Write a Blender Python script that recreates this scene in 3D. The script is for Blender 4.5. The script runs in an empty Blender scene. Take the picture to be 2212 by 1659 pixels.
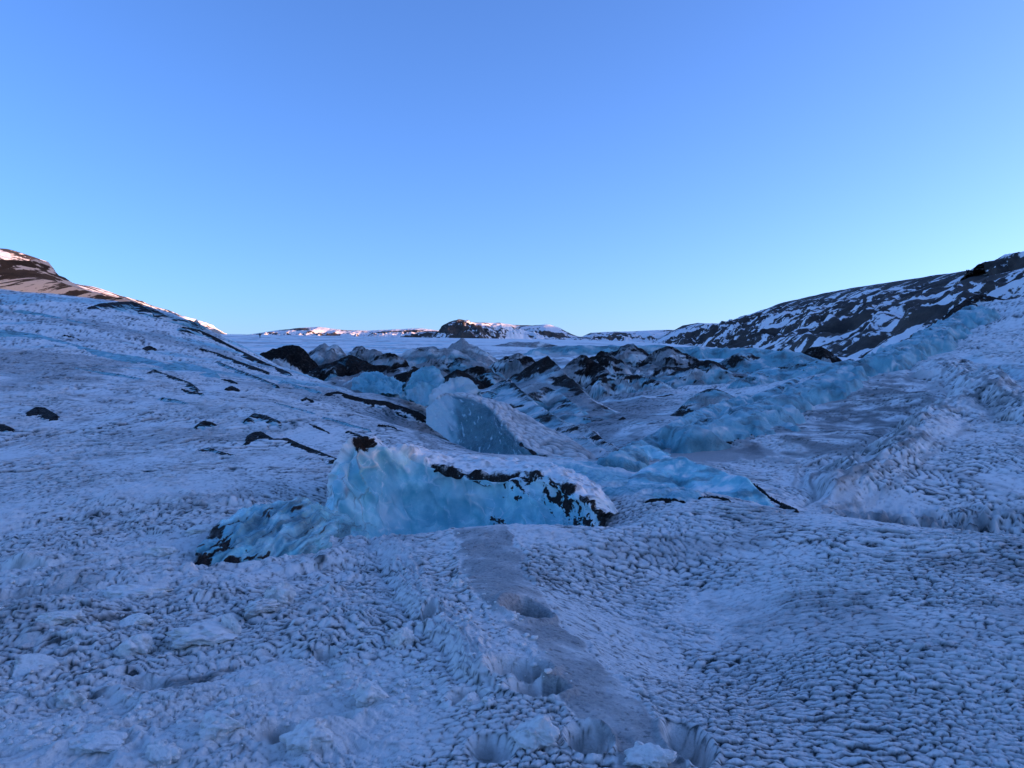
import bpy, bmesh, math, random
import numpy as np

# =====================================================================
# CAMERA, SKY, SUN, EXPOSURE
# =====================================================================
S = bpy.context.scene
COL = S.collection
FOC, CX, CY = 1661.0, 1106.0, 829.5          # pinhole constants of the 2212 x 1659 working frame
CAMZ = 1.75
cam = bpy.data.objects.new('camera', bpy.data.cameras.new('camera'))
COL.objects.link(cam)
S.camera = cam
cam.location = (0, 0, CAMZ)
cam.rotation_euler = (math.pi / 2, 0, 0)
cam.data.sensor_width = 36.0
cam.data.lens = 36.0 * FOC / 2212.0
cam.data.clip_start = 0.1
cam.data.clip_end = 30000.0

SUN_EL, SUN_AZ = 5.5, 86.0                    # azimuth clockwise from the view direction (+Y)
w = bpy.data.worlds.new('World')
S.world = w
w.use_nodes = True
nt = w.node_tree
bg = nt.nodes['Background']
sky = nt.nodes.new('ShaderNodeTexSky')
sky.sky_type = 'NISHITA'
sky.sun_disc = False
sky.sun_elevation = math.radians(SUN_EL)
sky.sun_rotation = math.radians(SUN_AZ)
sky.air_density = 0.8
sky.dust_density = 1.1
sky.ozone_density = 4.0
tint = nt.nodes.new('ShaderNodeMix')
tint.data_type = 'RGBA'
tint.blend_type = 'MULTIPLY'
tint.inputs[0].default_value = 1.0
tint.inputs[7].default_value = (1.14, 0.955, 1.11, 1)   # cold white balance of the photograph
nt.links.new(sky.outputs[0], tint.inputs[6])
nt.links.new(tint.outputs[2], bg.inputs[0])
bg.inputs[1].default_value = 0.15
sun = bpy.data.objects.new('sun', bpy.data.lights.new('sun', 'SUN'))
COL.objects.link(sun)
sun.data.energy = 3.6
sun.data.angle = math.radians(0.5)
sun.data.color = (1.0, 0.50, 0.22)
a, e = math.radians(SUN_AZ), math.radians(SUN_EL)
from mathutils import Vector
sun.rotation_euler = Vector((math.sin(a) * math.cos(e), math.cos(a) * math.cos(e), math.sin(e))).to_track_quat('Z', 'Y').to_euler()
S.view_settings.view_transform = 'Standard'
S.view_settings.look = 'None'
S.view_settings.gamma = 1.0
S.view_settings.exposure = 1.80

# =====================================================================
# NUMERIC HELPERS
# =====================================================================
rng = np.random.default_rng(7)
PERM = np.concatenate([rng.permutation(256)] * 3).astype(np.int64)
GA = rng.random(256) * 2 * np.pi
GX, GY = np.cos(GA), np.sin(GA)


def perlin(x, y, seed=0):
    x = np.asarray(x, float) + seed * 17.31
    y = np.asarray(y, float) + seed * 9.73
    xi = np.floor(x).astype(np.int64)
    yi = np.floor(y).astype(np.int64)
    fx, fy = x - xi, y - yi
    u = fx * fx * fx * (fx * (fx * 6 - 15) + 10)
    v = fy * fy * fy * (fy * (fy * 6 - 15) + 10)
    xi &= 255
    yi &= 255

    def g(ix, iy, dx, dy):
        h = PERM[PERM[ix & 255] + (iy & 255)]
        return GX[h] * dx + GY[h] * dy
    n00 = g(xi, yi, fx, fy)
    n10 = g(xi + 1, yi, fx - 1, fy)
    n01 = g(xi, yi + 1, fx, fy - 1)
    n11 = g(xi + 1, yi + 1, fx - 1, fy - 1)
    return ((n00 * (1 - u) + n10 * u) * (1 - v) + (n01 * (1 - u) + n11 * u) * v) * 1.5


def fbm(x, y, octv=4, seed=0, gain=0.5):
    s, a_, f = 0.0, 1.0, 1.0
    for k in range(octv):
        s = s + a_ * perlin(x * f, y * f, seed + k)
        a_ *= gain
        f *= 2.03
    return s


def ridged(x, y, octv=4, seed=0, gain=0.5):
    s, a_, f = 0.0, 1.0, 1.0
    for k in range(octv):
        s = s + a_ * (1 - 2 * np.abs(perlin(x * f, y * f, seed + k)))
        a_ *= gain
        f *= 2.07
    return s


def sstep(lo, hi, v):
    t = np.clip((v - lo) / (hi - lo), 0, 1)
    return t * t * (3 - 2 * t)


R1 = rng.random(256)
R2 = rng.random(256)
R3 = rng.random(256)


def voronoi(u, v, ju=0.9, jv=0.5, su=1.0, seed=0):
    """jittered grid cells: returns F2-F1, random per cell, offset to the cell's centre"""
    ui = np.floor(u).astype(np.int64)
    vi = np.floor(v).astype(np.int64)
    f1 = np.full(u.shape, 1e9)
    f2 = np.full(u.shape, 1e9)
    rid = np.zeros(u.shape)
    ou = np.zeros(u.shape)
    ov = np.zeros(u.shape)
    for a_ in (-1, 0, 1):
        for b_ in (-1, 0, 1):
            cu, cv = ui + a_, vi + b_
            h = PERM[PERM[(cu + seed * 31) & 255] + (cv & 255)]
            pu = cu + 0.5 + (R1[h] - 0.5) * ju + 0.5 * (cv & 1)
            # brick offset keeps rows apart
            pu = pu - 0.25
            pv = cv + 0.5 + (R2[h] - 0.5) * jv
            du, dv = (u - pu) * su, v - pv
            d = np.sqrt(du * du + dv * dv)
            near = d < f1
            f2 = np.where(near, f1, np.minimum(f2, d))
            rid = np.where(near, R3[h], rid)
            ou = np.where(near, du, ou)
            ov = np.where(near, dv, ov)
            f1 = np.where(near, d, f1)
    return f2 - f1, rid, ou, ov, f1


def at(px, py, Y):
    return np.array([(px - CX) / FOC * Y, Y, CAMZ + (CY - py) / FOC * Y])


def poly_dist(px, py, pts):
    """distance to a polyline and the nearest parameter (index + fraction), and signed side"""
    best = np.full(px.shape, 1e18)
    tt = np.zeros(px.shape)
    side = np.zeros(px.shape)
    for k in range(len(pts) - 1):
        ax, ay = pts[k][0], pts[k][1]
        bx, by = pts[k + 1][0], pts[k + 1][1]
        dx, dy = bx - ax, by - ay
        L = dx * dx + dy * dy + 1e-12
        t = np.clip(((px - ax) * dx + (py - ay) * dy) / L, 0, 1)
        qx, qy = px - (ax + t * dx), py - (ay + t * dy)
        d = qx * qx + qy * qy
        m = d < best
        best = np.where(m, d, best)
        tt = np.where(m, k + t, tt)
        side = np.where(m, dx * qy - dy * qx, side)
    return np.sqrt(best), tt, side


def in_poly(px, py, pts):
    ins = np.zeros(px.shape, bool)
    n = len(pts)
    for k in range(n):
        x1, y1 = pts[k]
        x2, y2 = pts[(k + 1) % n]
        c = ((y1 > py) != (y2 > py)) & (px < (x2 - x1) * (py - y1) / (y2 - y1 + 1e-12) + x1)
        ins ^= c
    return ins


def sdf(px, py, pts):
    """signed distance to a polygon, positive inside"""
    d, _, _ = poly_dist(px, py, pts + [pts[0]])
    return np.where(in_poly(px, py, pts), d, -d)


# =====================================================================
# MATERIALS
# =====================================================================
def new_mat(name):
    m = bpy.data.materials.new(name)
    m.use_nodes = True
    return m, m.node_tree.nodes, m.node_tree.links, m.node_tree.nodes['Principled BSDF']


def attr(N, name):
    n = N.new('ShaderNodeAttribute')
    n.attribute_name = name
    return n.outputs['Fac']


def noise(N, L, scale, detail=6, rough=0.6, vec=None, dist=0.0):
    n = N.new('ShaderNodeTexNoise')
    n.inputs['Scale'].default_value = scale
    n.inputs['Detail'].default_value = detail
    n.inputs['Roughness'].default_value = rough
    n.inputs['Distortion'].default_value = dist
    if vec is not None:
        L.new(vec, n.inputs['Vector'])
    return n.outputs['Fac']


def mth(N, L, op, a_, b_=None, clamp=False):
    n = N.new('ShaderNodeMath')
    n.operation = op
    n.use_clamp = clamp
    for k, v in enumerate((a_, b_)):
        if v is None:
            continue
        if isinstance(v, (int, float)):
            n.inputs[k].default_value = v
        else:
            L.new(v, n.inputs[k])
    return n.outputs[0]


def ramp01(N, L, v, lo, hi, tlo=0.0, thi=1.0):
    n = N.new('ShaderNodeMapRange')
    n.interpolation_type = 'SMOOTHSTEP'
    n.inputs[1].default_value, n.inputs[2].default_value = lo, hi
    n.inputs[3].default_value, n.inputs[4].default_value = tlo, thi
    L.new(v, n.inputs[0])
    return n.outputs[0]


def mixc(N, L, fac, c1, c2):
    n = N.new('ShaderNodeMix')
    n.data_type = 'RGBA'
    if isinstance(fac, (int, float)):
        n.inputs[0].default_value = fac
    else:
        L.new(fac, n.inputs[0])
    for sock, c in ((n.inputs[6], c1), (n.inputs[7], c2)):
        if isinstance(c, tuple):
            sock.default_value = (*c, 1)
        else:
            L.new(c, sock)
    return n.outputs[2]


def mixf(N, L, fac, a_, b_):
    n = N.new('ShaderNodeMix')
    n.data_type = 'FLOAT'
    L.new(fac, n.inputs[0])
    n.inputs[2].default_value, n.inputs[3].default_value = a_, b_
    return n.outputs[0]


SNOW = (0.93, 0.92, 0.87)
ICE = (0.34, 0.66, 0.70)
ICE_DEEP = (0.16, 0.46, 0.53)
SILT = (0.47, 0.47, 0.44)
DIRT = (0.014, 0.012, 0.011)


def ice_material(name, s, bump=0.02, sss=0.0, gloss=0.30, ice_c=(ICE_DEEP, ICE), crack=0.0, sc=(3.0, 14.0, 60.0), det=(8, 6, 4)):
    """snow, blue ice, grey silt and black volcanic dirt mixed by the mesh's attributes; s scales the grain"""
    m, N, L, P = new_mat(name)
    geo = N.new('ShaderNodeTexCoord').outputs['Object']
    n1 = noise(N, L, sc[0] * s, det[0], 0.65, geo)
    n2 = noise(N, L, sc[1] * s, det[1], 0.7, geo)
    n3 = noise(N, L, sc[2] * s, det[2], 0.7, geo)
    snow = mixc(N, L, ramp01(N, L, n2, 0.35, 0.7), (0.87, 0.86, 0.81), SNOW)
    spk = ramp01(N, L, mth(N, L, 'ADD', n3, mth(N, L, 'MULTIPLY', mth(N, L, 'SUBTRACT', n1, 0.5), 0.5)), 0.60, 0.76, 0.0, 0.30)
    snow = mixc(N, L, spk, snow, (0.30, 0.30, 0.31))
    ice = mixc(N, L, ramp01(N, L, n1, 0.35, 0.68), *ice_c)
    if crack:
        wv = N.new('ShaderNodeVectorMath')
        wv.operation = 'ADD'
        nz = N.new('ShaderNodeTexNoise')
        nz.inputs['Scale'].default_value = 2.5
        nz.inputs['Detail'].default_value = 5
        L.new(geo, nz.inputs['Vector'])
        sc_ = N.new('ShaderNodeVectorMath')
        sc_.operation = 'SCALE'
        sc_.inputs['Scale'].default_value = 0.5
        L.new(nz.outputs['Color'], sc_.inputs[0])
        L.new(geo, wv.inputs[0])
        L.new(sc_.outputs[0], wv.inputs[1])
        vo = N.new('ShaderNodeTexVoronoi')
        vo.feature = 'DISTANCE_TO_EDGE'
        vo.inputs['Scale'].default_value = 2.6
        L.new(wv.outputs[0], vo.inputs['Vector'])
        ln = mth(N, L, 'MULTIPLY', ramp01(N, L, vo.outputs['Distance'], 0.0, 0.03, 1.0, 0.0), ramp01(N, L, n1, 0.45, 0.6))
        ice = mixc(N, L, ramp01(N, L, nz.outputs['Fac'], 0.42, 0.62), mixc(N, L, 0.45, ice, (0.08, 0.33, 0.42)), ice)
        ice = mixc(N, L, mth(N, L, 'MULTIPLY', ln, crack), ice, (0.72, 0.86, 0.88))
    silt = mixc(N, L, ramp01(N, L, n3, 0.3, 0.72), (0.27, 0.28, 0.285), SILT)
    e1 = mth(N, L, 'MULTIPLY', mth(N, L, 'SUBTRACT', n2, 0.5), 0.8)
    e2 = mth(N, L, 'MULTIPLY', mth(N, L, 'SUBTRACT', n1, 0.5), 0.5)
    blue = ramp01(N, L, mth(N, L, 'ADD', attr(N, 'blue'), e2), 0.12, 0.85)
    sl = ramp01(N, L, mth(N, L, 'ADD', attr(N, 'silt'), e1), 0.2, 0.8)
    e3 = mth(N, L, 'MULTIPLY', mth(N, L, 'SUBTRACT', n3, 0.5), 1.0)
    dr = ramp01(N, L, mth(N, L, 'ADD', attr(N, 'dirt'), mth(N, L, 'ADD', e1, e3)), 0.28, 0.85)
    c = mixc(N, L, blue, snow, ice)
    c = mixc(N, L, sl, c, silt)
    gm = mth(N, L, 'ADD', attr(N, 'grime_shade'), mth(N, L, 'MULTIPLY', e1, attr(N, 'grime_shade')), True)
    c = mixc(N, L, gm, c, (0.022, 0.040, 0.046))  # dark grime colour, which also carries the painted crevice shade
    c = mixc(N, L, dr, c, mixc(N, L, ramp01(N, L, n3, 0.45, 0.75), DIRT, (0.065, 0.055, 0.048)))
    L.new(c, P.inputs['Base Color'])
    rg = mixf(N, L, blue, 0.62, gloss)
    L.new(mth(N, L, 'ADD', rg, mth(N, L, 'MULTIPLY', dr, 0.3), True), P.inputs['Roughness'])
    sp = N.new('ShaderNodeMapRange'); L.new(dr, sp.inputs[0]); sp.inputs[3].default_value, sp.inputs[4].default_value = 0.35, 0.08; L.new(sp.outputs[0], P.inputs['Specular IOR Level'])
    h = mth(N, L, 'ADD', mth(N, L, 'MULTIPLY', n2, 0.7), mth(N, L, 'MULTIPLY', n3, 0.6))
    b = N.new('ShaderNodeBump')
    b.inputs['Strength'].default_value = 0.8
    b.inputs['Distance'].default_value = bump / s
    L.new(h, b.inputs['Height'])
    L.new(b.outputs[0], P.inputs['Normal'])
    if sss:
        P.inputs['Subsurface Weight'].default_value = sss
        P.inputs['Subsurface Radius'].default_value = (0.05, 0.15, 0.25)
        P.inputs['Subsurface Scale'].default_value = 0.5
    return m


MAT_NEAR = ice_material('glacier_near', 1.0, 0.03)
MAT_GROUND = ice_material('glacier_crust', 1.0, 0.055, sc=(0.9, 4.0, 38.0), det=(9, 9, 5))
MAT_MID = ice_material('glacier_mid', 0.28, 0.05)
MAT_FAR = ice_material('glacier_far', 0.06, 0.06)
MAT_CLEAR = ice_material('clear_blue_ice', 1.2, 0.012, gloss=0.14, ice_c=((0.20, 0.56, 0.60), (0.46, 0.78, 0.79)), crack=0.55)


def rock_material():
    m, N, L, P = new_mat('mountain_rock_and_snow')
    geo = N.new('ShaderNodeTexCoord').outputs['Object']
    n1 = noise(N, L, 0.05, 8, 0.7, geo)
    n2 = noise(N, L, 0.16, 8, 0.7, geo)
    mp = N.new('ShaderNodeMapping')
    mp.inputs['Scale'].default_value = (0.018, 0.10, 0.05)
    L.new(geo, mp.inputs['Vector'])
    n4 = noise(N, L, 1.0, 9, 0.72, mp.outputs[0])
    rock = mixc(N, L, ramp01(N, L, n1, 0.35, 0.65), (0.020, 0.017, 0.015), (0.075, 0.058, 0.045))
    f = ramp01(N, L, mth(N, L, 'ADD', attr(N, 'snow'), mth(N, L, 'ADD', mth(N, L, 'MULTIPLY', mth(N, L, 'SUBTRACT', n2, 0.5), 1.5), mth(N, L, 'MULTIPLY', mth(N, L, 'SUBTRACT', n4, 0.5), 1.6))), 0.44, 0.56)
    L.new(mixc(N, L, f, rock, (0.84, 0.82, 0.80)), P.inputs['Base Color'])
    P.inputs['Roughness'].default_value = 0.85
    b = N.new('ShaderNodeBump')
    b.inputs['Strength'].default_value = 0.7
    b.inputs['Distance'].default_value = 2.5
    L.new(mth(N, L, 'ADD', n1, mth(N, L, 'MULTIPLY', n2, 0.4)), b.inputs['Height'])
    L.new(b.outputs[0], P.inputs['Normal'])
    return m


MAT_ROCK = rock_material()


# =====================================================================
# MESH BUILDERS
# =====================================================================
def tag(o, label=None, cat=None, group=None, kind=None):
    if label:
        o['label'] = label
    if cat:
        o['category'] = cat
    if group:
        o['group'] = group
    if kind:
        o['kind'] = kind
    return o


def empty(name, loc):
    o = bpy.data.objects.new(name, None)
    o.location = [float(v) for v in loc]
    o.empty_display_size = 0.2
    COL.objects.link(o)
    return o


def mesh_from(name, verts, faces, mat, attrs=None, parent=None, origin=None):
    """verts (n,3), faces (m,4) index arrays -> a smooth shaded object"""
    used, inv = np.unique(faces.ravel(), return_inverse=True)
    v = verts[used].astype(np.float64)
    if origin is not None:
        v = v - np.asarray(origin)
    me = bpy.data.meshes.new(name)
    me.vertices.add(len(v))
    me.vertices.foreach_set('co', v.astype(np.float32).ravel())
    k = faces.shape[1]
    me.loops.add(len(inv))
    me.loops.foreach_set('vertex_index', inv.astype(np.int32))
    me.polygons.add(len(faces))
    me.polygons.foreach_set('loop_start', np.arange(0, len(inv), k, dtype=np.int32))
    me.polygons.foreach_set('use_smooth', np.ones(len(faces), bool))
    me.update(calc_edges=True)
    for nme, arr in (attrs or {}).items():
        at_ = me.attributes.new(nme, 'FLOAT', 'POINT')
        at_.data.foreach_set('value', arr.ravel()[used].astype(np.float32))
    me.materials.append(mat)
    o = bpy.data.objects.new(name, me)
    COL.objects.link(o)
    if parent is not None:
        o.parent = parent
    return o


def grid_faces(n, m):
    i = np.arange(n * m).reshape(n, m)
    return np.stack([i[:-1, :-1], i[:-1, 1:], i[1:, 1:], i[1:, :-1]], -1).reshape(-1, 4)


def face_mean(a_, faces):
    return a_.ravel()[faces].mean(1)


# =====================================================================
# THE GLACIER'S BASE SHAPE: a thin-plate surface through surveyed points
# =====================================================================
CP = [  # (column, row, distance) in the working frame
    # near ground
    (-300, 1850, 2.7), (300, 1800, 2.9), (800, 1800, 2.9), (1300, 1790, 2.9), (1800, 1780, 2.95), (2500, 1780, 2.9),
    (0, 1500, 4.15), (400, 1500, 4.15), (800, 1480, 4.25), (1150, 1450, 4.2), (1300, 1460, 4.5), (1500, 1480, 4.95), (1850, 1430, 4.95), (2250, 1430, 4.7), (2600, 1430, 4.5),
    (-300, 1300, 6.0), (150, 1280, 6.2), (500, 1290, 6.1), (820, 1270, 6.65), (1060, 1270, 5.95), (1200, 1290, 6.25), (1330, 1300, 7.0), (1480, 1250, 7.75), (1600, 1250, 7.4), (1950, 1250, 6.9), (2300, 1280, 6.4), (2700, 1300, 6.0),
    (1040, 1142, 8.6), (880, 1165, 8.7), (700, 1180, 8.3), (1150, 1138, 8.6), (1300, 1150, 8.7), (1450, 1130, 9.2), (1600, 1120, 9.7),
    (1720, 1103, 10.4), (1900, 1131, 9.9), (2212, 1166, 9.2), (2600, 1200, 8.6), (1380, 1070, 11.0), (1500, 1065, 11.3),
    # trench around the standing ice wall
    (820, 1230, 9.9), (1000, 1215, 9.9), (900, 1200, 11.0), (1180, 1190, 9.6),
    # snow behind the wall
    (900, 1000, 13.0), (1050, 1005, 13.0), (1200, 1015, 13.2), (1300, 1030, 13.0), (1420, 1055, 12.6), (1560, 1070, 12.6),
    # left slope
    (-400, 1100, 9.5), (0, 1150, 8.6), (300, 1130, 9.0), (560, 1110, 9.6), (650, 1060, 11.2),
    (-400, 880, 17), (0, 960, 15), (300, 945, 16), (550, 960, 15.6), (720, 985, 14.5), (850, 985, 15),
    (-400, 700, 36), (0, 800, 27), (250, 820, 27), (480, 850, 26), (680, 890, 24), (850, 920, 22), (960, 950, 19.5),
    (-400, 590, 62), (0, 690, 46), (200, 710, 46), (400, 760, 44), (560, 810, 38), (720, 846, 36), (880, 885, 29),
    (-300, 590, 66), (0, 626, 64), (150, 645, 66), (300, 660, 68), (400, 692, 70), (480, 735, 70), (570, 775, 62), (650, 808, 52), (760, 850, 41),
    # behind the left slope's edge
    (0, 660, 110), (300, 715, 110), (480, 770, 100), (620, 850, 80), (750, 890, 60), (900, 925, 42), (1000, 985, 27),
    # the basin
    (1010, 1010, 21), (1100, 1005, 19), (1250, 1000, 18), (1300, 960, 22), (1180, 935, 27), (1350, 900, 30), (1100, 925, 40), (1300, 875, 38), (1450, 880, 32),
    (1420, 848, 46), (1250, 885, 52), (1050, 900, 60), (1560, 832, 56), (900, 905, 62), (1700, 812, 62), (800, 856, 90), (1100, 850, 90), (1400, 830, 85),
    (1300, 790, 125), (1000, 796, 130), (700, 786, 140), (1600, 784, 120), (1800, 785, 110), (1950, 800, 95),
    # plateau
    (500, 745, 190), (650, 745, 190), (900, 752, 190), (1200, 755, 200), (1500, 760, 190), (1800, 785, 180),
    (300, 722, 300), (500, 722, 300), (700, 729, 310), (1000, 736, 310), (1300, 741, 310), (1600, 762, 300), (1800, 775, 300), (2000, 782, 300), (2600, 790, 300),
    (200, 722, 420), (600, 724, 420), (1000, 731, 420), (1400, 740, 420), (1800, 772, 420), (2500, 785, 420),
    (-400, 740, 700), (600, 760, 800), (1100, 765, 800), (1700, 770, 800), (2600, 770, 800),
    (-400, 800, 2600), (600, 803, 2600), (1100, 803, 2600), (1700, 803, 2600), (2600, 803, 2600),
    # right slope
    (1450, 990, 16.5), (1600, 985, 17.0), (1560, 945, 19), (1680, 925, 20), (1480, 950, 19.5),
    (1740, 850, 27.5), (1850, 800, 31.5), (1956, 752, 36), (2050, 700, 41), (2130, 648, 46), (2212, 655, 45), (2500, 600, 46),
    (1700, 1010, 16.2), (1850, 930, 21), (1950, 870, 24), (2060, 800, 28.5), (2212, 750, 31), (2500, 740, 31),
    (2050, 930, 18.6), (2212, 870, 21), (2500, 860, 21), (1820, 1050, 14.6), (2050, 1030, 14.9), (2212, 1020, 14.9), (2500, 1030, 14.8), (1950, 1088, 13.8), (2212, 1105, 13.5), (2500, 1110, 13.4),
    (1740, 1090, 13.5), (1950, 1165, 13.1), (2212, 1190, 12.8), (2600, 1200, 12.7), (1740, 1140, 11.8), (1960, 1195, 11.3), (2212, 1215, 10.9),
    # behind the right slope's crest
    (1780, 850, 40), (1900, 830, 48), (2050, 800, 58), (2200, 780, 66), (2500, 770, 70), (2000, 805, 90), (2300, 800, 110), (2200, 800, 170),
]
_P = np.array([at(*c) for c in CP])
_T = np.arctan2(_P[:, 0], _P[:, 1])
_R = np.log(np.hypot(_P[:, 0], _P[:, 1]))
_n = len(CP)


def _phi(d2):
    return 0.5 * d2 * np.log(d2 + 1e-12)


_A = np.zeros((_n + 3, _n + 3))
_A[:_n, :_n] = _phi((_T[:, None] - _T) ** 2 + (_R[:, None] - _R) ** 2) + np.eye(_n) * 2e-4
_A[:_n, _n:] = np.stack([np.ones(_n), _T, _R], 1)
_A[_n:, :_n] = _A[:_n, _n:].T
# interpolate height over distance**0.75 so that near and far points weigh alike
_W = np.linalg.solve(_A, np.concatenate([(_P[:, 2] - CAMZ) / np.exp(_R) ** 0.75, np.zeros(3)]))


def base_height(x, y):
    sh = np.shape(x)
    x = np.ravel(np.asarray(x, float))
    y = np.ravel(np.asarray(y, float))
    th = np.arctan2(x, y)
    r = np.maximum(np.hypot(x, y), 1.4)
    lr = np.log(r)
    out = np.empty(x.shape)
    for k in range(0, len(x), 60000):
        s = slice(k, k + 60000)
        d2 = (th[s, None] - _T) ** 2 + (lr[s, None] - _R) ** 2
        out[s] = _phi(d2) @ _W[:_n] + _W[_n] + _W[_n + 1] * th[s] + _W[_n + 2] * lr[s]
    return (CAMZ + out * r ** 0.75).reshape(sh)


_tt = np.linspace(math.radians(-75), math.radians(75), 520)
_tr = np.linspace(math.log(1.4), math.log(9100), 440)
_TT, _TR = np.meshgrid(_tt, _tr)
_TAB = base_height(np.exp(_TR) * np.sin(_TT), np.exp(_TR) * np.cos(_TT))


def base_height(x, y):
    """bilinear look-up in the table"""
    x, y = np.asarray(x, float), np.asarray(y, float)
    a_ = np.clip((np.arctan2(x, y) - _tt[0]) / (_tt[1] - _tt[0]), 0, len(_tt) - 1.001)
    b_ = np.clip((np.log(np.maximum(np.hypot(x, y), 1.4)) - _tr[0]) / (_tr[1] - _tr[0]), 0, len(_tr) - 1.001)
    i, j = b_.astype(int), a_.astype(int)
    fb, fa = b_ - i, a_ - j
    return (_TAB[i, j] * (1 - fa) + _TAB[i, j + 1] * fa) * (1 - fb) + (_TAB[i + 1, j] * (1 - fa) + _TAB[i + 1, j + 1] * fa) * fb


# ---------------------------------------------------------------------
# surface relief on top of the base shape
# ---------------------------------------------------------------------
def project(x, y, z):
    return CX + FOC * x / y, CY - FOC * (z - CAMZ) / y


STRIP = [(985, 1135), (985, 1172), (1010, 1220), (1005, 1262), (1040, 1300), (1068, 1345), (1105, 1378), (1150, 1402), (1155, 1440), (1192, 1480),
         (1242, 1530), (1275, 1570), (1312, 1610), (1330, 1645), (1330, 1800), (1530, 1800), (1480, 1655), (1452, 1620), (1440, 1580), (1398, 1540),
         (1350, 1492), (1300, 1450), (1256, 1402), (1212, 1370), (1192, 1320), (1166, 1280), (1132, 1220), (1114, 1170), (1100, 1118)]
HOLLOWS = [  # column, row, half width, half length (m), depth
    (1135, 1325, 0.17, 0.20, 0.13), (1273, 1600, 0.10, 0.13, 0.14), (1485, 1605, 0.11, 0.22, 0.12), (1125, 1440, 0.17, 0.13, 0.11),
    (1160, 1480, 0.15, 0.10, 0.10), (702, 1410, 0.08, 0.08, 0.11), (506, 1336, 0.045, 0.045, 0.14), (990, 1245, 0.12, 0.10, 0.08),
    (590, 1590, 0.10, 0.12, 0.06), (720, 1560, 0.12, 0.10, 0.06), (930, 1330, 0.05, 0.20, 0.08), (1060, 1620, 0.10, 0.12, 0.06),
    (300, 1470, 0.16, 0.10, 0.07), (60, 1290, 0.40, 0.14, 0.08), (20, 1235, 0.40, 0.12, 0.06), (1010, 1500, 0.10, 0.10, 0.05), (640, 1300, 0.08, 0.08, 0.06)]
RIB_A = [(2150, 850), (2100, 868), (2040, 915), (1960, 985), (1870, 1040), (1800, 1070)]
RIB_B = [(2080, 860), (2010, 905), (1920, 970), (1830, 1020), (1760, 1045)]
RIB_C = [(2000, 775), (2050, 790), (2110, 830), (2170, 865), (2260, 890)]
PONDS = [[(1420, 985), (1480, 968), (1560, 962), (1640, 966), (1718, 975), (1700, 985), (1620, 992), (1560, 1002), (1480, 1000)],
         [(1975, 745), (2010, 730), (2080, 722), (2130, 726), (2120, 745), (2060, 762), (2000, 772), (1975, 765)],
         [(1535, 945), (1560, 930), (1610, 925), (1640, 935), (1600, 945)]]
APRON = [(1165, 1005), (1260, 1000), (1340, 1015), (1430, 1050), (1530, 1070), (1470, 1092), (1390, 1088), (1310, 1075), (1240, 1040)]
FOLD = [(850, 1165), (872, 1225), (905, 1290), (950, 1350), (1000, 1405), (1040, 1450)]


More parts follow.
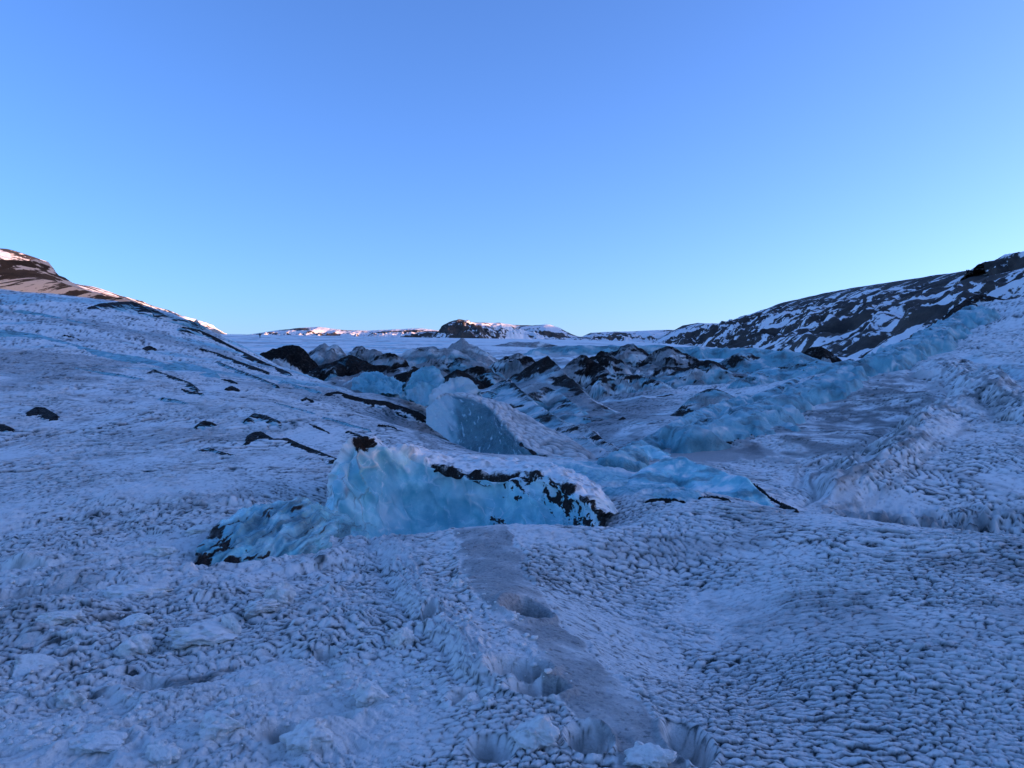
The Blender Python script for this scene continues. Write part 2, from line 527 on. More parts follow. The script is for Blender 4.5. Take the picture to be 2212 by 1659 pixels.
def relief(X, Y, Z0, want_attr=True):
    r = np.hypot(X, Y)
    px, py = project(X, np.maximum(Y, 0.5), Z0)
    near = r < 13.0
    fore = sstep(12.5, 10.5, r)                         # foreground weight
    left = sstep(0.0, -0.12, (px - 1000) / 2212 + 0.02)   # left of the frozen strip
    # --- scalloped melt crust ------------------------------------------------
    m = (Y - 1j * X) ** 0.25
    mu, mv = -m.imag, m.real
    rough = left * fore
    fr_ = np.clip(6.0 / np.maximum(r, 6.0), 0.25, 1.0)           # detail fades with the mesh's own cell size
    w1 = fbm(X * 2.2, Y * 2.2, 3, 11)
    w2 = fbm(X * 2.4 + 40, Y * 2.4, 3, 14)
    wx = fbm(X * 0.6, Y * 0.6, 2, 16) * 3.0 + w1 * (0.55 + 0.8 * rough)
    wy = fbm(X * 0.45, Y * 0.45, 2, 18) * 3.4 + w2 * (0.55 + 0.9 * rough) + fbm(X * 0.15, Y * 0.15, 2, 15) * 3.0
    hx = fbm(X * 11, Y * 11, 2, 23) * 0.16 * fr_
    skew = 0.30 * np.clip(-X / np.maximum(r, 1), 0, 0.6) * mu * 190 * sstep(8, 14, r)
    bowl = -0.16 * np.clip(1 - np.abs(px - 1500) / 450, 0, 1) * (mu - 0.16) * 100 * fore
    dg = 0.45 * rough * mu * 100
    u = mu * 142.0 + wx + hx
    v = mv * 190.0 + wy - skew + bowl + dg + hx
    e_, rid, ou, ov, f1 = voronoi(u, v, 1.0, 0.8, 0.78, 1)
    ep = np.maximum(e_, 0)
    pillow = 1 - np.exp(-ep * 10.0)
    sc = np.clip(-ov, -0.6, 0.6) * 0.75 + 0.85 * pillow + (rid - 0.5) * 0.6
    nr = r < 15
    u2, v2 = u[nr] * 2.05 + 1.3 * w1[nr] + 7, v[nr] * 1.9 + 1.3 * w2[nr]
    e2, rid2, _, ov2, _ = voronoi(u2, v2, 1.0, 0.9, 0.8, 3)
    sc[nr] += (0.22 * (1 - np.exp(-np.maximum(e2, 0) * 7)) + 0.25 * np.clip(-ov2, -0.5, 0.5) + 0.28 * (rid2 - 0.5)) * sstep(15, 10, r[nr])
    fine = np.zeros(X.shape)
    fine[nr] = np.exp(-np.maximum(e2, 0) * 7) * sstep(-0.1, 0.25, ov2) * sstep(15, 10, r[nr])
    size = 0.0195 * (np.maximum(r, 4) / 5) ** 0.62
    patch = 0.22 + 0.78 * sstep(-0.45, 0.05, fbm(X * 0.5, Y * 0.5, 3, 31))
    z = Z0.copy()
    sd = np.full(X.shape, -999.0)
    sd[near] = sdf(px[near], py[near], STRIP) + fbm(X[near] * 5, Y[near] * 5, 3, 41) * 8 + fbm(X[near] * 1.8, Y[near] * 1.8, 2, 43) * 16
    strip = sstep(-6, 6, sd)
    basin = sstep(13, 18, r) * sstep(-0.30, -0.10, X / r + 0.0) * sstep(0.30, 0.12, X / r) * sstep(260, 110, r)
    dfold = np.full(X.shape, 999.0)
    dfold[near], tf, sf = poly_dist(px[near], py[near], FOLD)
    amp = size * patch * (1 - strip) * (1 - 0.25 * rough) * (1 - 0.6 * basin) * (1 - 0.6 * np.exp(-(dfold / 38.0) ** 2) * fore) * sstep(95, 40, r)
    z += amp * sc
    # --- broken, lumpy crust at the lower left ---------------------------------
    ca, sa = math.cos(math.radians(42)), math.sin(math.radians(42))
    qa = (X * ca + Y * sa)
    qb = (-X * sa + Y * ca)
    rd = ridged(qa * 1.0 + fbm(X, Y, 2, 3) * .5, qb * 2.4 + fbm(X, Y, 2, 5) * .6, 5, 21, 0.58)
    lump = np.maximum(fbm(qa * 1.3, qb * 2.0, 3, 51), 0)
    z += rough * (1 - strip) * (0.034 * (rd - 0.5) + 0.10 * lump * sstep(0.0, 0.4, fbm(X * 0.7, Y * 0.7, 2, 61) + 0.2))
    # --- fold beside the strip ---------------------------------------------------
    wob = fbm(X * 3, Y * 3, 3, 71) * 14
    foldw = np.exp(-((dfold + wob) / 38.0) ** 2) * fore
    z += foldw * (0.035 + 0.026 * ridged((dfold + 30) / 13.0 + 0.8 * fbm(X * 4, Y * 4, 2, 73), Y * 1.6 + X, 3, 75))
    side = np.zeros(X.shape)
    side[near] = sf
    z -= 0.03 * np.exp(-((dfold - 46 + wob) / 14.0) ** 2) * fore * (side > 0)
    # strip lies low with raised broken edges
    z += 0.022 * strip
    z += strip * fore * (0.012 * fbm(X * 4, Y * 4, 3, 163) + 0.004 * fbm(X * 22, Y * 22, 2, 164))
    z += 0.035 * np.exp(-((sd + 8) / 6.0) ** 2) * fore * (0.5 + 0.5 * fbm(X * 6, Y * 6, 2, 77))
    # --- ribs, hollows and ponds of the right slope ------------------------------------
    rs = (r > 11.5) & (r < 34) & (X > 2)
    ribw = np.zeros(X.shape)
    bands_ = np.zeros(X.shape)
    for pl, hgt, wd in ((RIB_A, 0.30, 30.0), (RIB_B, 0.16, 18.0), (RIB_C, 0.22, 26.0)):
        d_, t_, s_ = poly_dist(px[rs], py[rs], pl)
        wv_ = fbm(X[rs] * 0.9, Y[rs] * 0.9, 3, 181) * 16
        prof = np.exp(-((d_ + wv_) / wd) ** 2) * sstep(12.5, 15.0, r[rs])
        z[rs] += hgt * prof - 0.6 * hgt * np.exp(-((d_ - wd * 1.5 + wv_) / (wd * 0.5)) ** 2) * (s_ > 0)
        bands_[rs] = np.maximum(bands_[rs], sstep(0.45, 0.95, np.sin((d_ + wv_ * 0.7) / 5.5)) * np.exp(-((d_ + 0.5 * wv_) / 60.0) ** 2) * sstep(-0.4, 0.2, fbm(X[rs] * 0.8, Y[rs] * 0.8, 3, 183)))
        ribw[rs] = np.maximum(ribw[rs], np.exp(-((d_ + wv_ * 0.6) / (wd * 1.7)) ** 2))
    z += ribw * 0.05 * ridged(qa * 0.8, qb * 4.0, 3, 185)
    pond = np.zeros(X.shape)
    for pg in PONDS:
        pond[rs] = np.maximum(pond[rs], sstep(-5, 7, sdf(px[rs], py[rs], pg) + fbm(X[rs] * 1.5, Y[rs] * 1.5, 3, 187) * 9))
    z -= amp * sc * pond
    foot = np.zeros(X.shape)
    foot[rs] = sstep(1085, 1140, py[rs]) * sstep(1700, 1850, px[rs]) * sstep(12.0, 12.6, r[rs])
    z += foot * 0.22 * voronoi(mu * 57.0 + w1, mv * 34.0 + w2, 0.9, 0.9, 1.0, 5)[0]
    apron = np.zeros(X.shape)
    ap = (r > 9.5) & (r < 16)
    apron[ap] = sstep(-14, 14, sdf(px[ap], py[ap], APRON) + fbm(X[ap] * 2, Y[ap] * 2, 3, 189) * 18)
    z -= amp * sc * apron * 0.7
    z += apron * 0.04 * ridged(qa * 1.4, (qb - 0.3 * qa) * 3.0, 3, 191)
    # --- trodden hollows -------------------------------------------------------------
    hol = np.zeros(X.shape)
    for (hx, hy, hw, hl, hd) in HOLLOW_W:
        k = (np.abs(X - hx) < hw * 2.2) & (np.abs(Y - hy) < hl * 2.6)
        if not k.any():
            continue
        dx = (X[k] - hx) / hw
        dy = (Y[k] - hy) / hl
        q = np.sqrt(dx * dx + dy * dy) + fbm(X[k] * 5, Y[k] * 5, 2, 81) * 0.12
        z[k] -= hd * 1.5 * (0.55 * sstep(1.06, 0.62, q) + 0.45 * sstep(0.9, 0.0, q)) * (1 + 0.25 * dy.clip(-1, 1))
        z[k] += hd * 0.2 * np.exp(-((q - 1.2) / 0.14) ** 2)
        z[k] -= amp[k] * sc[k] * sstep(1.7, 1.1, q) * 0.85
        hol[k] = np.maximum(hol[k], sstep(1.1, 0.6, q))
    # --- undulation and grain ---------------------------------------------------
    z += 0.045 * fbm(X * 0.45, Y * 0.45, 3, 91) * sstep(2, 5, r)
    z += (0.012 * fbm(X * 9, Y * 9, 3, 95) * sstep(22, 9, r) + 0.004 * ridged(X * 26, Y * 26, 2, 98) * sstep(9, 5, r) * 0.6) * (1 - 0.85 * strip)
    z += 0.16 * fbm(X * 0.11, Y * 0.11, 4, 97) * sstep(14, 40, r) * sstep(400, 120, r)
    z += basin * 0.30 * (ridged(X * 0.16 + 0.5 * fbm(X * .1, Y * .1, 2, 4), Y * 0.11, 4, 101, 0.5) - 0.6) * sstep(20, 45, r)
    if not want_attr:
        return z
    lip = amp * np.clip(-ov, -0.5, 0.5) * 0.7
    # --- what covers the surface, and shade painted into its creases -------------------------------------------------
    streak = fbm(qb * 0.05 * 3 + X * 0.02, (X * 0.9 - Y * 0.42) * 0.9 * 0.2, 4, 111)
    lsl = sstep(-0.02, -0.14, X / r + 0.16 * sstep(30, 12, r) - 0.03)
    gz_ = 0.45 + 0.55 * sstep(-0.35, 0.35, fbm(X * 0.6, Y * 0.6, 4, 121))
    grit_shade = (np.exp(-ep * 7.5) * sstep(-0.2, 0.12, ov) + 0.45 * np.exp(-ep * 13) + 0.18 * fine) * gz_ * (0.25 + 0.75 * patch)  # ash grit in the creases, deepened to stand in for their shade
    grime_shade = np.clip(1.7 * grit_shade * (1 - strip) * (1 - 0.5 * foldw) * sstep(160, 60, r), 0, 0.96)
    dirt = np.zeros(X.shape)
    grime_shade *= (1 - pond) * (1 - 0.7 * apron)
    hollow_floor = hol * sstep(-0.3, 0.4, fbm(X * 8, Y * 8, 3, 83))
    grime_shade = np.maximum(grime_shade * (1 - hol), 0.55 * hollow_floor)  # trodden hollow floors darkened in patches
    lines = sstep(0.80, 0.97, np.sin(Z0 * 7 + 5 * fbm(X * 0.12, Y * 0.12, 3, 177) + 2 * fbm(X * 0.5, Y * 0.5, 3, 178)))
    grime_shade = np.maximum(grime_shade, 0.55 * basin * lines)
    grime_shade = np.maximum(grime_shade, 0.75 * foot * sstep(-0.5, 0.5, fbm(X * 1.5, Y * 1.5, 3, 193)))
    grime_shade = np.maximum(grime_shade, 0.6 * ribw * sstep(0.15, 0.5, fbm(qa * 0.9, qb * 5.0, 4, 195)))
    grime_shade = np.maximum(grime_shade, 0.7 * bands_)
    upper = np.zeros(X.shape)
    upper[rs] = sstep(-30, 30, sdf(px[rs], py[rs], [(1560, 960), (1750, 880), (1950, 790), (2060, 850), (1960, 930), (1830, 990), (1700, 1010)]))
    grime_shade = np.maximum(grime_shade, 0.72 * upper * sstep(-0.6, 0.3, fbm(X * 1.2, Y * 1.2, 4, 197)))
    gp = fbm(X * 1.3, Y * 1.3, 4, 131)
    grime_shade = np.maximum(grime_shade, rough * (1 - strip) * 0.85 * sstep(0.0, 0.4, gp) * sstep(0.6, -0.05, rd))
    blue = 0.45 * sstep(0.15, 0.55, fbm(X * 0.09 - Y * 0.03, Y * 0.12, 4, 141)) * sstep(14, 24, r)
    blue += 0.55 * lsl * sstep(0.15, 0.5, streak) * sstep(18, 30, r)
    blue += 0.9 * sstep(0.12, 0.2, X / r) * sstep(60, 85, r) * sstep(260, 170, r) * sstep(-0.25, 0.2, fbm(X * 0.06, Y * 0.03, 3, 145))
    blue = np.maximum(blue, basin * 0.5 * sstep(-0.1, 0.4, fbm(X * 0.2, Y * 0.15, 4, 151)))
    blue = np.maximum(blue * (1 - pond), apron * (0.75 + 0.4 * fbm(X * 1.5, Y * 1.5, 3, 199)))
    silt = 0.92 * strip * (0.72 + 0.35 * fbm(X * 2.5, Y * 2.5, 4, 161))
    silt = np.maximum(silt, 0.48 * sstep(0.0, 0.5, fbm(X * 0.5, Y * 0.5, 4, 165)) * sstep(3, 7, r) * sstep(60, 20, r))
    grime_shade = np.maximum(grime_shade, 0.5 * strip * fore * sstep(0.45, 0.75, fbm(X * 16, Y * 16, 3, 169, 0.7)))
    silt = np.maximum(silt * (1 - apron), 0.8 * pond)
    silt = np.maximum(silt, 0.55 * lsl * sstep(0.05, 0.45, fbm(X * 0.16 + Y * 0.05, Y * 0.12, 4, 167)) * sstep(14, 30, r))
    silt = np.maximum(silt, basin * 0.9 * sstep(-0.35, 0.2, fbm(X * 0.13 + 7, Y * 0.1, 4, 171)))
    silt = np.maximum(silt, 0.6 * sstep(130, 200, r) * sstep(0.25, 0.45, fbm(X * 0.012, Y * 0.09, 4, 175)))
    return z, dict(grime_shade=np.clip(grime_shade, 0, 1), dirt=np.clip(dirt, 0, 1), blue=np.clip(blue, 0, 1), silt=np.clip(silt, 0, 1)), strip, r, lip


# polar sheet: the further away, the larger its cells
th = np.concatenate([np.linspace(-58, -37, 34)[:-1], np.linspace(-37, 37, 790), np.linspace(37, 58, 34)[1:]])
th = np.radians(th)
rr = np.concatenate([np.geomspace(1.6, 3.0, 40)[:-1], np.geomspace(3.0, 12, 560)[:-1], np.geomspace(12, 42, 490)[:-1], np.geomspace(42, 80, 90)[:-1], np.geomspace(80, 430, 120)[:-1], np.geomspace(430, 9000, 40)])
TH, RR = np.meshgrid(th, rr)
GXX, GYY = RR * np.sin(TH), RR * np.cos(TH)
GZ0 = base_height(GXX, GYY)
_gpx, _gpy = project(GXX, GYY, GZ0)


_hs = (slice(None, None, 2), slice(None, None, 2))
_h = [q[_hs].ravel() for q in (GXX, GYY, GZ0, RR, _gpx, _gpy)]


def ground_hit(px, py, r0=1.5, r1=14.0):
    """world point of the bare ground seen at a pixel"""
    k = np.flatnonzero((_h[3] >= r0) & (_h[3] <= r1) & (np.abs(_h[4] - px) < 14))
    d = (_h[4][k] - px) ** 2 + (_h[5][k] - py) ** 2
    i = np.argmin(d)
    c = np.flatnonzero(d < max(30.0, d[i] * 1.5))
    i = k[c[np.argmin(_h[3][k][c])]]
    return np.array([_h[0][i], _h[1][i], _h[2][i]])


HOLLOW_W = []
for (hx, hy, hw, hl, hd) in HOLLOWS:
    p = ground_hit(hx, hy)
    HOLLOW_W.append((p[0], p[1], hw, hl, hd))

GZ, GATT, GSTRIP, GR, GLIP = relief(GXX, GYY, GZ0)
GV = np.stack([GXX - GLIP * 0.3 * np.sin(TH), GYY - GLIP, GZ], -1).reshape(-1, 3)
gf = grid_faces(*GXX.shape)
fr, fx = face_mean(GR, gf), face_mean(GXX / GR, gf)
fs = face_mean(GSTRIP, gf) > 0.5
reg = np.zeros(len(gf), int)                                   # foreground
reg[(fr > 10.8)] = 3                                           # basin
reg[(fr > 8.5) & (fx < -0.06 - 0.0 * fr) & (fr <= 95) & (fx < -0.06 - 0.20 * sstep(14, 60, fr))] = 1
reg[(fr > 10.4) & (fx > 0.13 + 0.10 * sstep(11, 14, fr)) & (fr < 75)] = 2
reg[fr > 110] = 4
reg[fs & (fr < 12)] = 5
REG = {}
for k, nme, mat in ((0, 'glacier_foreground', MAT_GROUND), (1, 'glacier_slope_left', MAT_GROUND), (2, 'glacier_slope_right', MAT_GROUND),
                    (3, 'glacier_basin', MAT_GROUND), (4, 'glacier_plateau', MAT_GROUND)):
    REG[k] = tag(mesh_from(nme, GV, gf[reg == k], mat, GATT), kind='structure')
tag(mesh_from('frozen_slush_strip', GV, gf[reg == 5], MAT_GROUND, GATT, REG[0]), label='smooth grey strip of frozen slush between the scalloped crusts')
REG[0]['label'] = 'scalloped blue-white glacier ice in the foreground'
REG[1]['label'] = 'long scalloped ice slope rising to the left skyline'
REG[2]['label'] = 'scalloped ice slope rising to the right'
REG[3]['label'] = 'silty snow basin between the ice mounds'
REG[4]['label'] = 'smooth snow plateau of the upper glacier'


def ground_z(x, y):
    x, y = np.atleast_1d(np.asarray(x, float)), np.atleast_1d(np.asarray(y, float))
    return relief(x, y, base_height(x, y), False)


# =====================================================================
# MOUNTAINS AND FAR HILLS
# =====================================================================
def crest_grid(crest, wf, wb, nx, ny, jag=0.0, seed=0, power=1.0, base=None, ends=None, gully=0.3, gl=1.0, round_=0.0, wv=0.3, ys=None):
    """height grid of a ridge: crest polyline (world points), falling over wf in front (its right hand side) and wb behind"""
    C = np.array(crest, float)
    mg = max(wf, wb) * (1.05 + 1.1 * wv)
    en = mg if ends is None else ends
    x0, x1 = C[:, 0].min() - en, C[:, 0].max() + en
    y0, y1 = C[:, 1].min() - mg, C[:, 1].max() + mg
    X, Y = np.meshgrid(np.linspace(x0, x1, nx), np.linspace(y0, y1, ny) if ys is None else ys)
    d, t, side = poly_dist(X, Y, [tuple(p[:2]) for p in C])
    zc = np.interp(t.ravel(), np.arange(len(C)), C[:, 2]).reshape(t.shape)
    zc = zc + jag * fbm(t * 3.1 + seed * 3.7, t * 0 + seed, 4, seed)
    sg = np.where(side < 0, 1.0, -1.0)
    wid = np.where(sg > 0, wf, wb)
    lam = gl
    wid = wid * (1 + wv * fbm(X / (lam * 3), Y / (lam * 3), 3, seed + 2))
    dd = np.sqrt(d * d + round_ * round_) - round_
    q = np.clip(1 - dd / wid, 0, 1)
    zb = base(X, Y)
    hgt = np.maximum(zc - zb, 0.0)
    prof = q ** power
    z = zb + hgt * prof
    g = ridged(X / lam, Y / lam, 3, seed + 5, 0.45) - 0.6
    z = z + gully * hgt * g * np.clip(q * (1 - q) ** 1.5 * 6, 0, 1) * (1 - 0.5 * q)
    return X, Y, z, q, hgt, t, sg * d


def hill(name, label, pts, wf, wb, nx, ny, seed, snow_fn, base_drop=10.0, jag=0.5, power=1.15, gully=0.35, gl=60.0, ends=40.0, extra=(), ys=None, rnd=14.0):
    crest = [at(*p) for p in pts] + [np.array(p, float) for p in extra]
    def base(X, Y):
        return np.full(X.shape, CAMZ + base_drop)
    X, Y, z, q, h, t, sd_ = crest_grid(crest, wf, wb, nx, ny, jag, seed, power, base, ends, gully, gl, rnd, 0.15, ys)
    z = np.where(q <= 0, CAMZ + base_drop - 8, z)
    sn = snow_fn(X, Y, z, q, t)
    f = grid_faces(*X.shape)
    f = f[face_mean(q, f) > 0.0]
    o = mesh_from(name, np.stack([X, Y, z], -1).reshape(-1, 3), f, MAT_ROCK, dict(snow=np.clip(sn, 0, 1)))
    return tag(o, label, kind='structure')


def slope_of(z, X, Y):
    gy, gx = np.gradient(z)
    dx = X[0, 1] - X[0, 0]
    dy = Y[1, 0] - Y[0, 0]
    return np.hypot(gx / dx, gy / dy)


# right mountain: dark rock with slanting snow gullies; it runs on past the frame and shades the glacier
def snow_right(X, Y, z, q, t):
    wp = fbm(X * 0.008, Y * 0.008, 3, 203) * 0.8
    n = fbm(X * 0.016 + wp, Y * 0.075 + wp, 6, 201, 0.78)
    m_ = fbm(X * 0.012 + 5, Y * 0.008, 4, 205, 0.6)
    return 0.28 + 0.5 * n + 0.25 * m_ - 0.30 * sstep(0.88, 0.97, q) + 0.10 * sstep(0.75, 0.35, q)


hill('mountain_right', 'dark rock mountain streaked with snow on the right',
     [(1535, 748, 1440), (1590, 712, 1340), (1640, 681, 1250), (1700, 652, 1150), (1790, 632, 1050), (1850, 621, 960), (2000, 598, 820),
      (2110, 582, 730), (2150, 578, 700), (2175, 572, 680), (2225, 564, 640), (2330, 548, 560)],
     250, 420, 340, 0, 211, snow_right, base_drop=8, jag=0.5, power=0.95, gully=0.16, gl=60, ends=250, rnd=8.0,
     ys=np.concatenate([np.linspace(-900, 330, 60)[:-1], np.linspace(330, 1500, 330), np.linspace(1500, 1950, 30)[1:]]),
     extra=[(430, 400, 104), (450, 250, 106), (470, 100, 110), (490, -60, 112), (500, -260, 112), (480, -500, 108)])


def snow_left(X, Y, z, q, t):
    n = fbm(X * 0.02, Y * 0.06, 6, 221, 0.68)
    m_ = fbm(X * 0.02, Y * 0.02, 3, 225)
    return 0.66 + 0.8 * n + 0.3 * m_ - 0.20 * sstep(6, 3.0, t) - 0.25 * sstep(0.9, 1, q)


hill('mountain_left', 'sunlit brown mountain with pink snow at the left edge',
     [(-420, 470, 420), (-200, 500, 440), (-60, 538, 460), (0, 538, 480), (22, 545, 490), (45, 575, 500), (68, 598, 520), (100, 606, 560), (150, 612, 600), (185, 618, 640),
      (235, 637, 680), (285, 650, 720)],
     170, 200, 260, 420, 231, snow_left, base_drop=10, jag=0.5, power=0.9, gully=0.10, gl=45, ends=25, rnd=10.0)


def snow_far(X, Y, z, q, t):
    n = fbm(X * 0.012, Y * 0.012 + z * 0.05, 5, 241, 0.62)
    return 0.66 + 0.65 * n


hill('hill_beside_left_slope', 'small snow-streaked hill behind the left slope', [(385, 706, 900), (410, 693, 900), (432, 693, 900), (455, 701, 900), (478, 718, 900), (500, 730, 900)],
     80, 80, 120, 60, 251, snow_far, base_drop=45, jag=0.5, gl=25, ends=20)
hill('snowy_range_left', 'low snow-covered range on the left horizon',
     [(530, 724, 1900), (590, 715, 1900), (640, 709, 1900), (690, 706, 1900), (740, 713, 1900), (800, 714, 1900), (860, 711, 1900), (905, 709, 1900), (950, 714, 1900), (985, 722, 1900)],
     220, 300, 360, 90, 261, snow_far, base_drop=80, jag=0.5, gl=50, ends=60)


def snow_cliff(X, Y, z, q, t):
    n = fbm(X * 0.02, Y * 0.02 + z * 0.04, 5, 271, 0.6)
    return 0.30 + 0.55 * n + 0.5 * sstep(5.5, 8, t)


hill('rock_cliff', 'dark rock cliff with a sunlit orange top on the horizon',
     [(908, 728, 1450), (925, 716, 1440), (950, 716, 1430), (958, 702, 1430), (975, 694, 1430), (990, 690, 1430), (1003, 693, 1440), (1020, 697, 1450), (1050, 697, 1480), (1080, 699, 1500), (1120, 712, 1520), (1140, 722, 1540)],
     70, 200, 300, 140, 281, snow_cliff, base_drop=70, jag=0.5, power=0.55, gully=0.25, gl=30, ends=30)


def snow_mid(X, Y, z, q, t):
    n = fbm(X * 0.015, Y * 0.015 + z * 0.05, 5, 291, 0.62)
    return 0.60 + 0.75 * n - 0.3 * sstep(0.93, 1, q)


hill('snowy_hill_center', 'snow and rock hill with a glowing right end on the horizon',
     [(1030, 703, 1750), (1075, 697, 1750), (1110, 702, 1750), (1150, 703, 1740), (1185, 701, 1730), (1205, 707, 1720), (1225, 718, 1710), (1250, 727, 1700)],
     160, 200, 220, 90, 301, snow_mid, base_drop=80, jag=0.5, gl=40, ends=30)
hill('snowy_range_right', 'low white range with dark ledges right of the gap',
     [(1255, 728, 1850), (1275, 719, 1850), (1310, 717, 1850), (1360, 716, 1850), (1420, 713, 1850), (1480, 712, 1850), (1560, 716, 1850), (1640, 720, 1850)],
     200, 250, 320, 80, 311, snow_far, base_drop=70, jag=0.5, gl=45, ends=30)
hill('snowy_hill_right', 'flat-topped snowy hill with grey rock beside the dark mountain',
     [(1405, 742, 1500), (1440, 722, 1500), (1475, 703, 1500), (1505, 698, 1500), (1560, 699, 1510), (1610, 700, 1520), (1680, 705, 1540)],
     170, 220, 260, 110, 321, snow_mid, base_drop=60, jag=0.5, gl=45, power=0.8, ends=40)


def snow_knob(X, Y, z, q, t):
    return 0.18 + 0.6 * fbm(X * 0.05, Y * 0.05 + z * 0.1, 4, 331)


hill('rock_knob', 'steep dark rock knob on the right skyline', [(2160, 560, 610), (2172, 550, 610), (2190, 546, 606), (2225, 541, 600), (2320, 530, 580), (2420, 540, 570)],
     16, 60, 160, 90, 341, snow_knob, base_drop=60, jag=0.5, power=0.35, gully=0.12, gl=12, ends=12, rnd=2.0)
hill('unseen_shade_ridge', 'added unseen ridge that shades the far hills', [(2500, 640, 900)], 250, 250, 60, 80, 351, snow_mid, base_drop=40, ends=200,
     extra=[(900, 1300, 195), (950, 1800, 215), (1000, 2300, 215), (1000, 2700, 200)])  # ridge added out of sight to cast shade on the far hills


# =====================================================================
# ICE MOUNDS, RIDGES AND WALLS (things)
# =====================================================================
PARTS = {0: 'ice_body', 1: 'dirt_cover', 2: 'blue_ice', 3: 'silt_cover'}


def components(lab, minsize=28):
    """label map (2-D ints, -1 = no face) -> list of (label, flat indices), small islands joined to their neighbours"""
    n, m = lab.shape
    if len(np.unique(lab[lab >= 0])) == 1:
        return [(int(lab.max()), np.flatnonzero(lab.ravel() >= 0))]
    for _ in range(3):
        comp = np.full(n * m, -1)
        flat = lab.ravel()
        items = []
        for s0 in range(n * m):
            if comp[s0] >= 0 or flat[s0] < 0:
                continue
            k, st, mem, bord = flat[s0], [s0], [], []
            comp[s0] = len(items)
            while st:
                p = st.pop()
                mem.append(p)
                i_, j_ = divmod(p, m)
                for q, ok in ((p - m, i_ > 0), (p + m, i_ < n - 1), (p - 1, j_ > 0), (p + 1, j_ < m - 1)):
                    if ok and flat[q] >= 0:
                        if flat[q] == k:
                            if comp[q] < 0:
                                comp[q] = len(items)
                                st.append(q)
                        else:
                            bord.append(flat[q])
            items.append((k, mem, bord))
        changed = False
        for k, mem, bord in items:
            if len(mem) < minsize and bord:
                flat[mem] = max(set(bord), key=bord.count)
                changed = True
        if not changed:
            break
    return [(k, np.array(mem)) for k, mem, bord in items if len(mem) >= 6]


def emit(root_name, label, cat, V, n, m, att, mat, root_loc, group=None, keep=None, names=PARTS, lab=None, minsize=28):
    """one thing: an Empty with its ice body and every patch of dirt, blue ice and silt as a part of its own"""
    f = grid_faces(n, m)
    if lab is None:
        lab = np.zeros(len(f), int)
        lab[face_mean(att['silt'], f) > 0.5] = 3
        lab[face_mean(att['blue'], f) > 0.55] = 2
        lab[face_mean(att['dirt'], f) > 0.5] = 1
    if keep is not None:
        lab[face_mean(keep.astype(float), f) <= 0] = -1
    root = tag(empty(root_name, root_loc), label, cat, group)
    for k, idx in components(lab.reshape(n - 1, m - 1), minsize):
        mesh_from(names[k], V, f[idx], mat, att, root, root_loc)
    return root


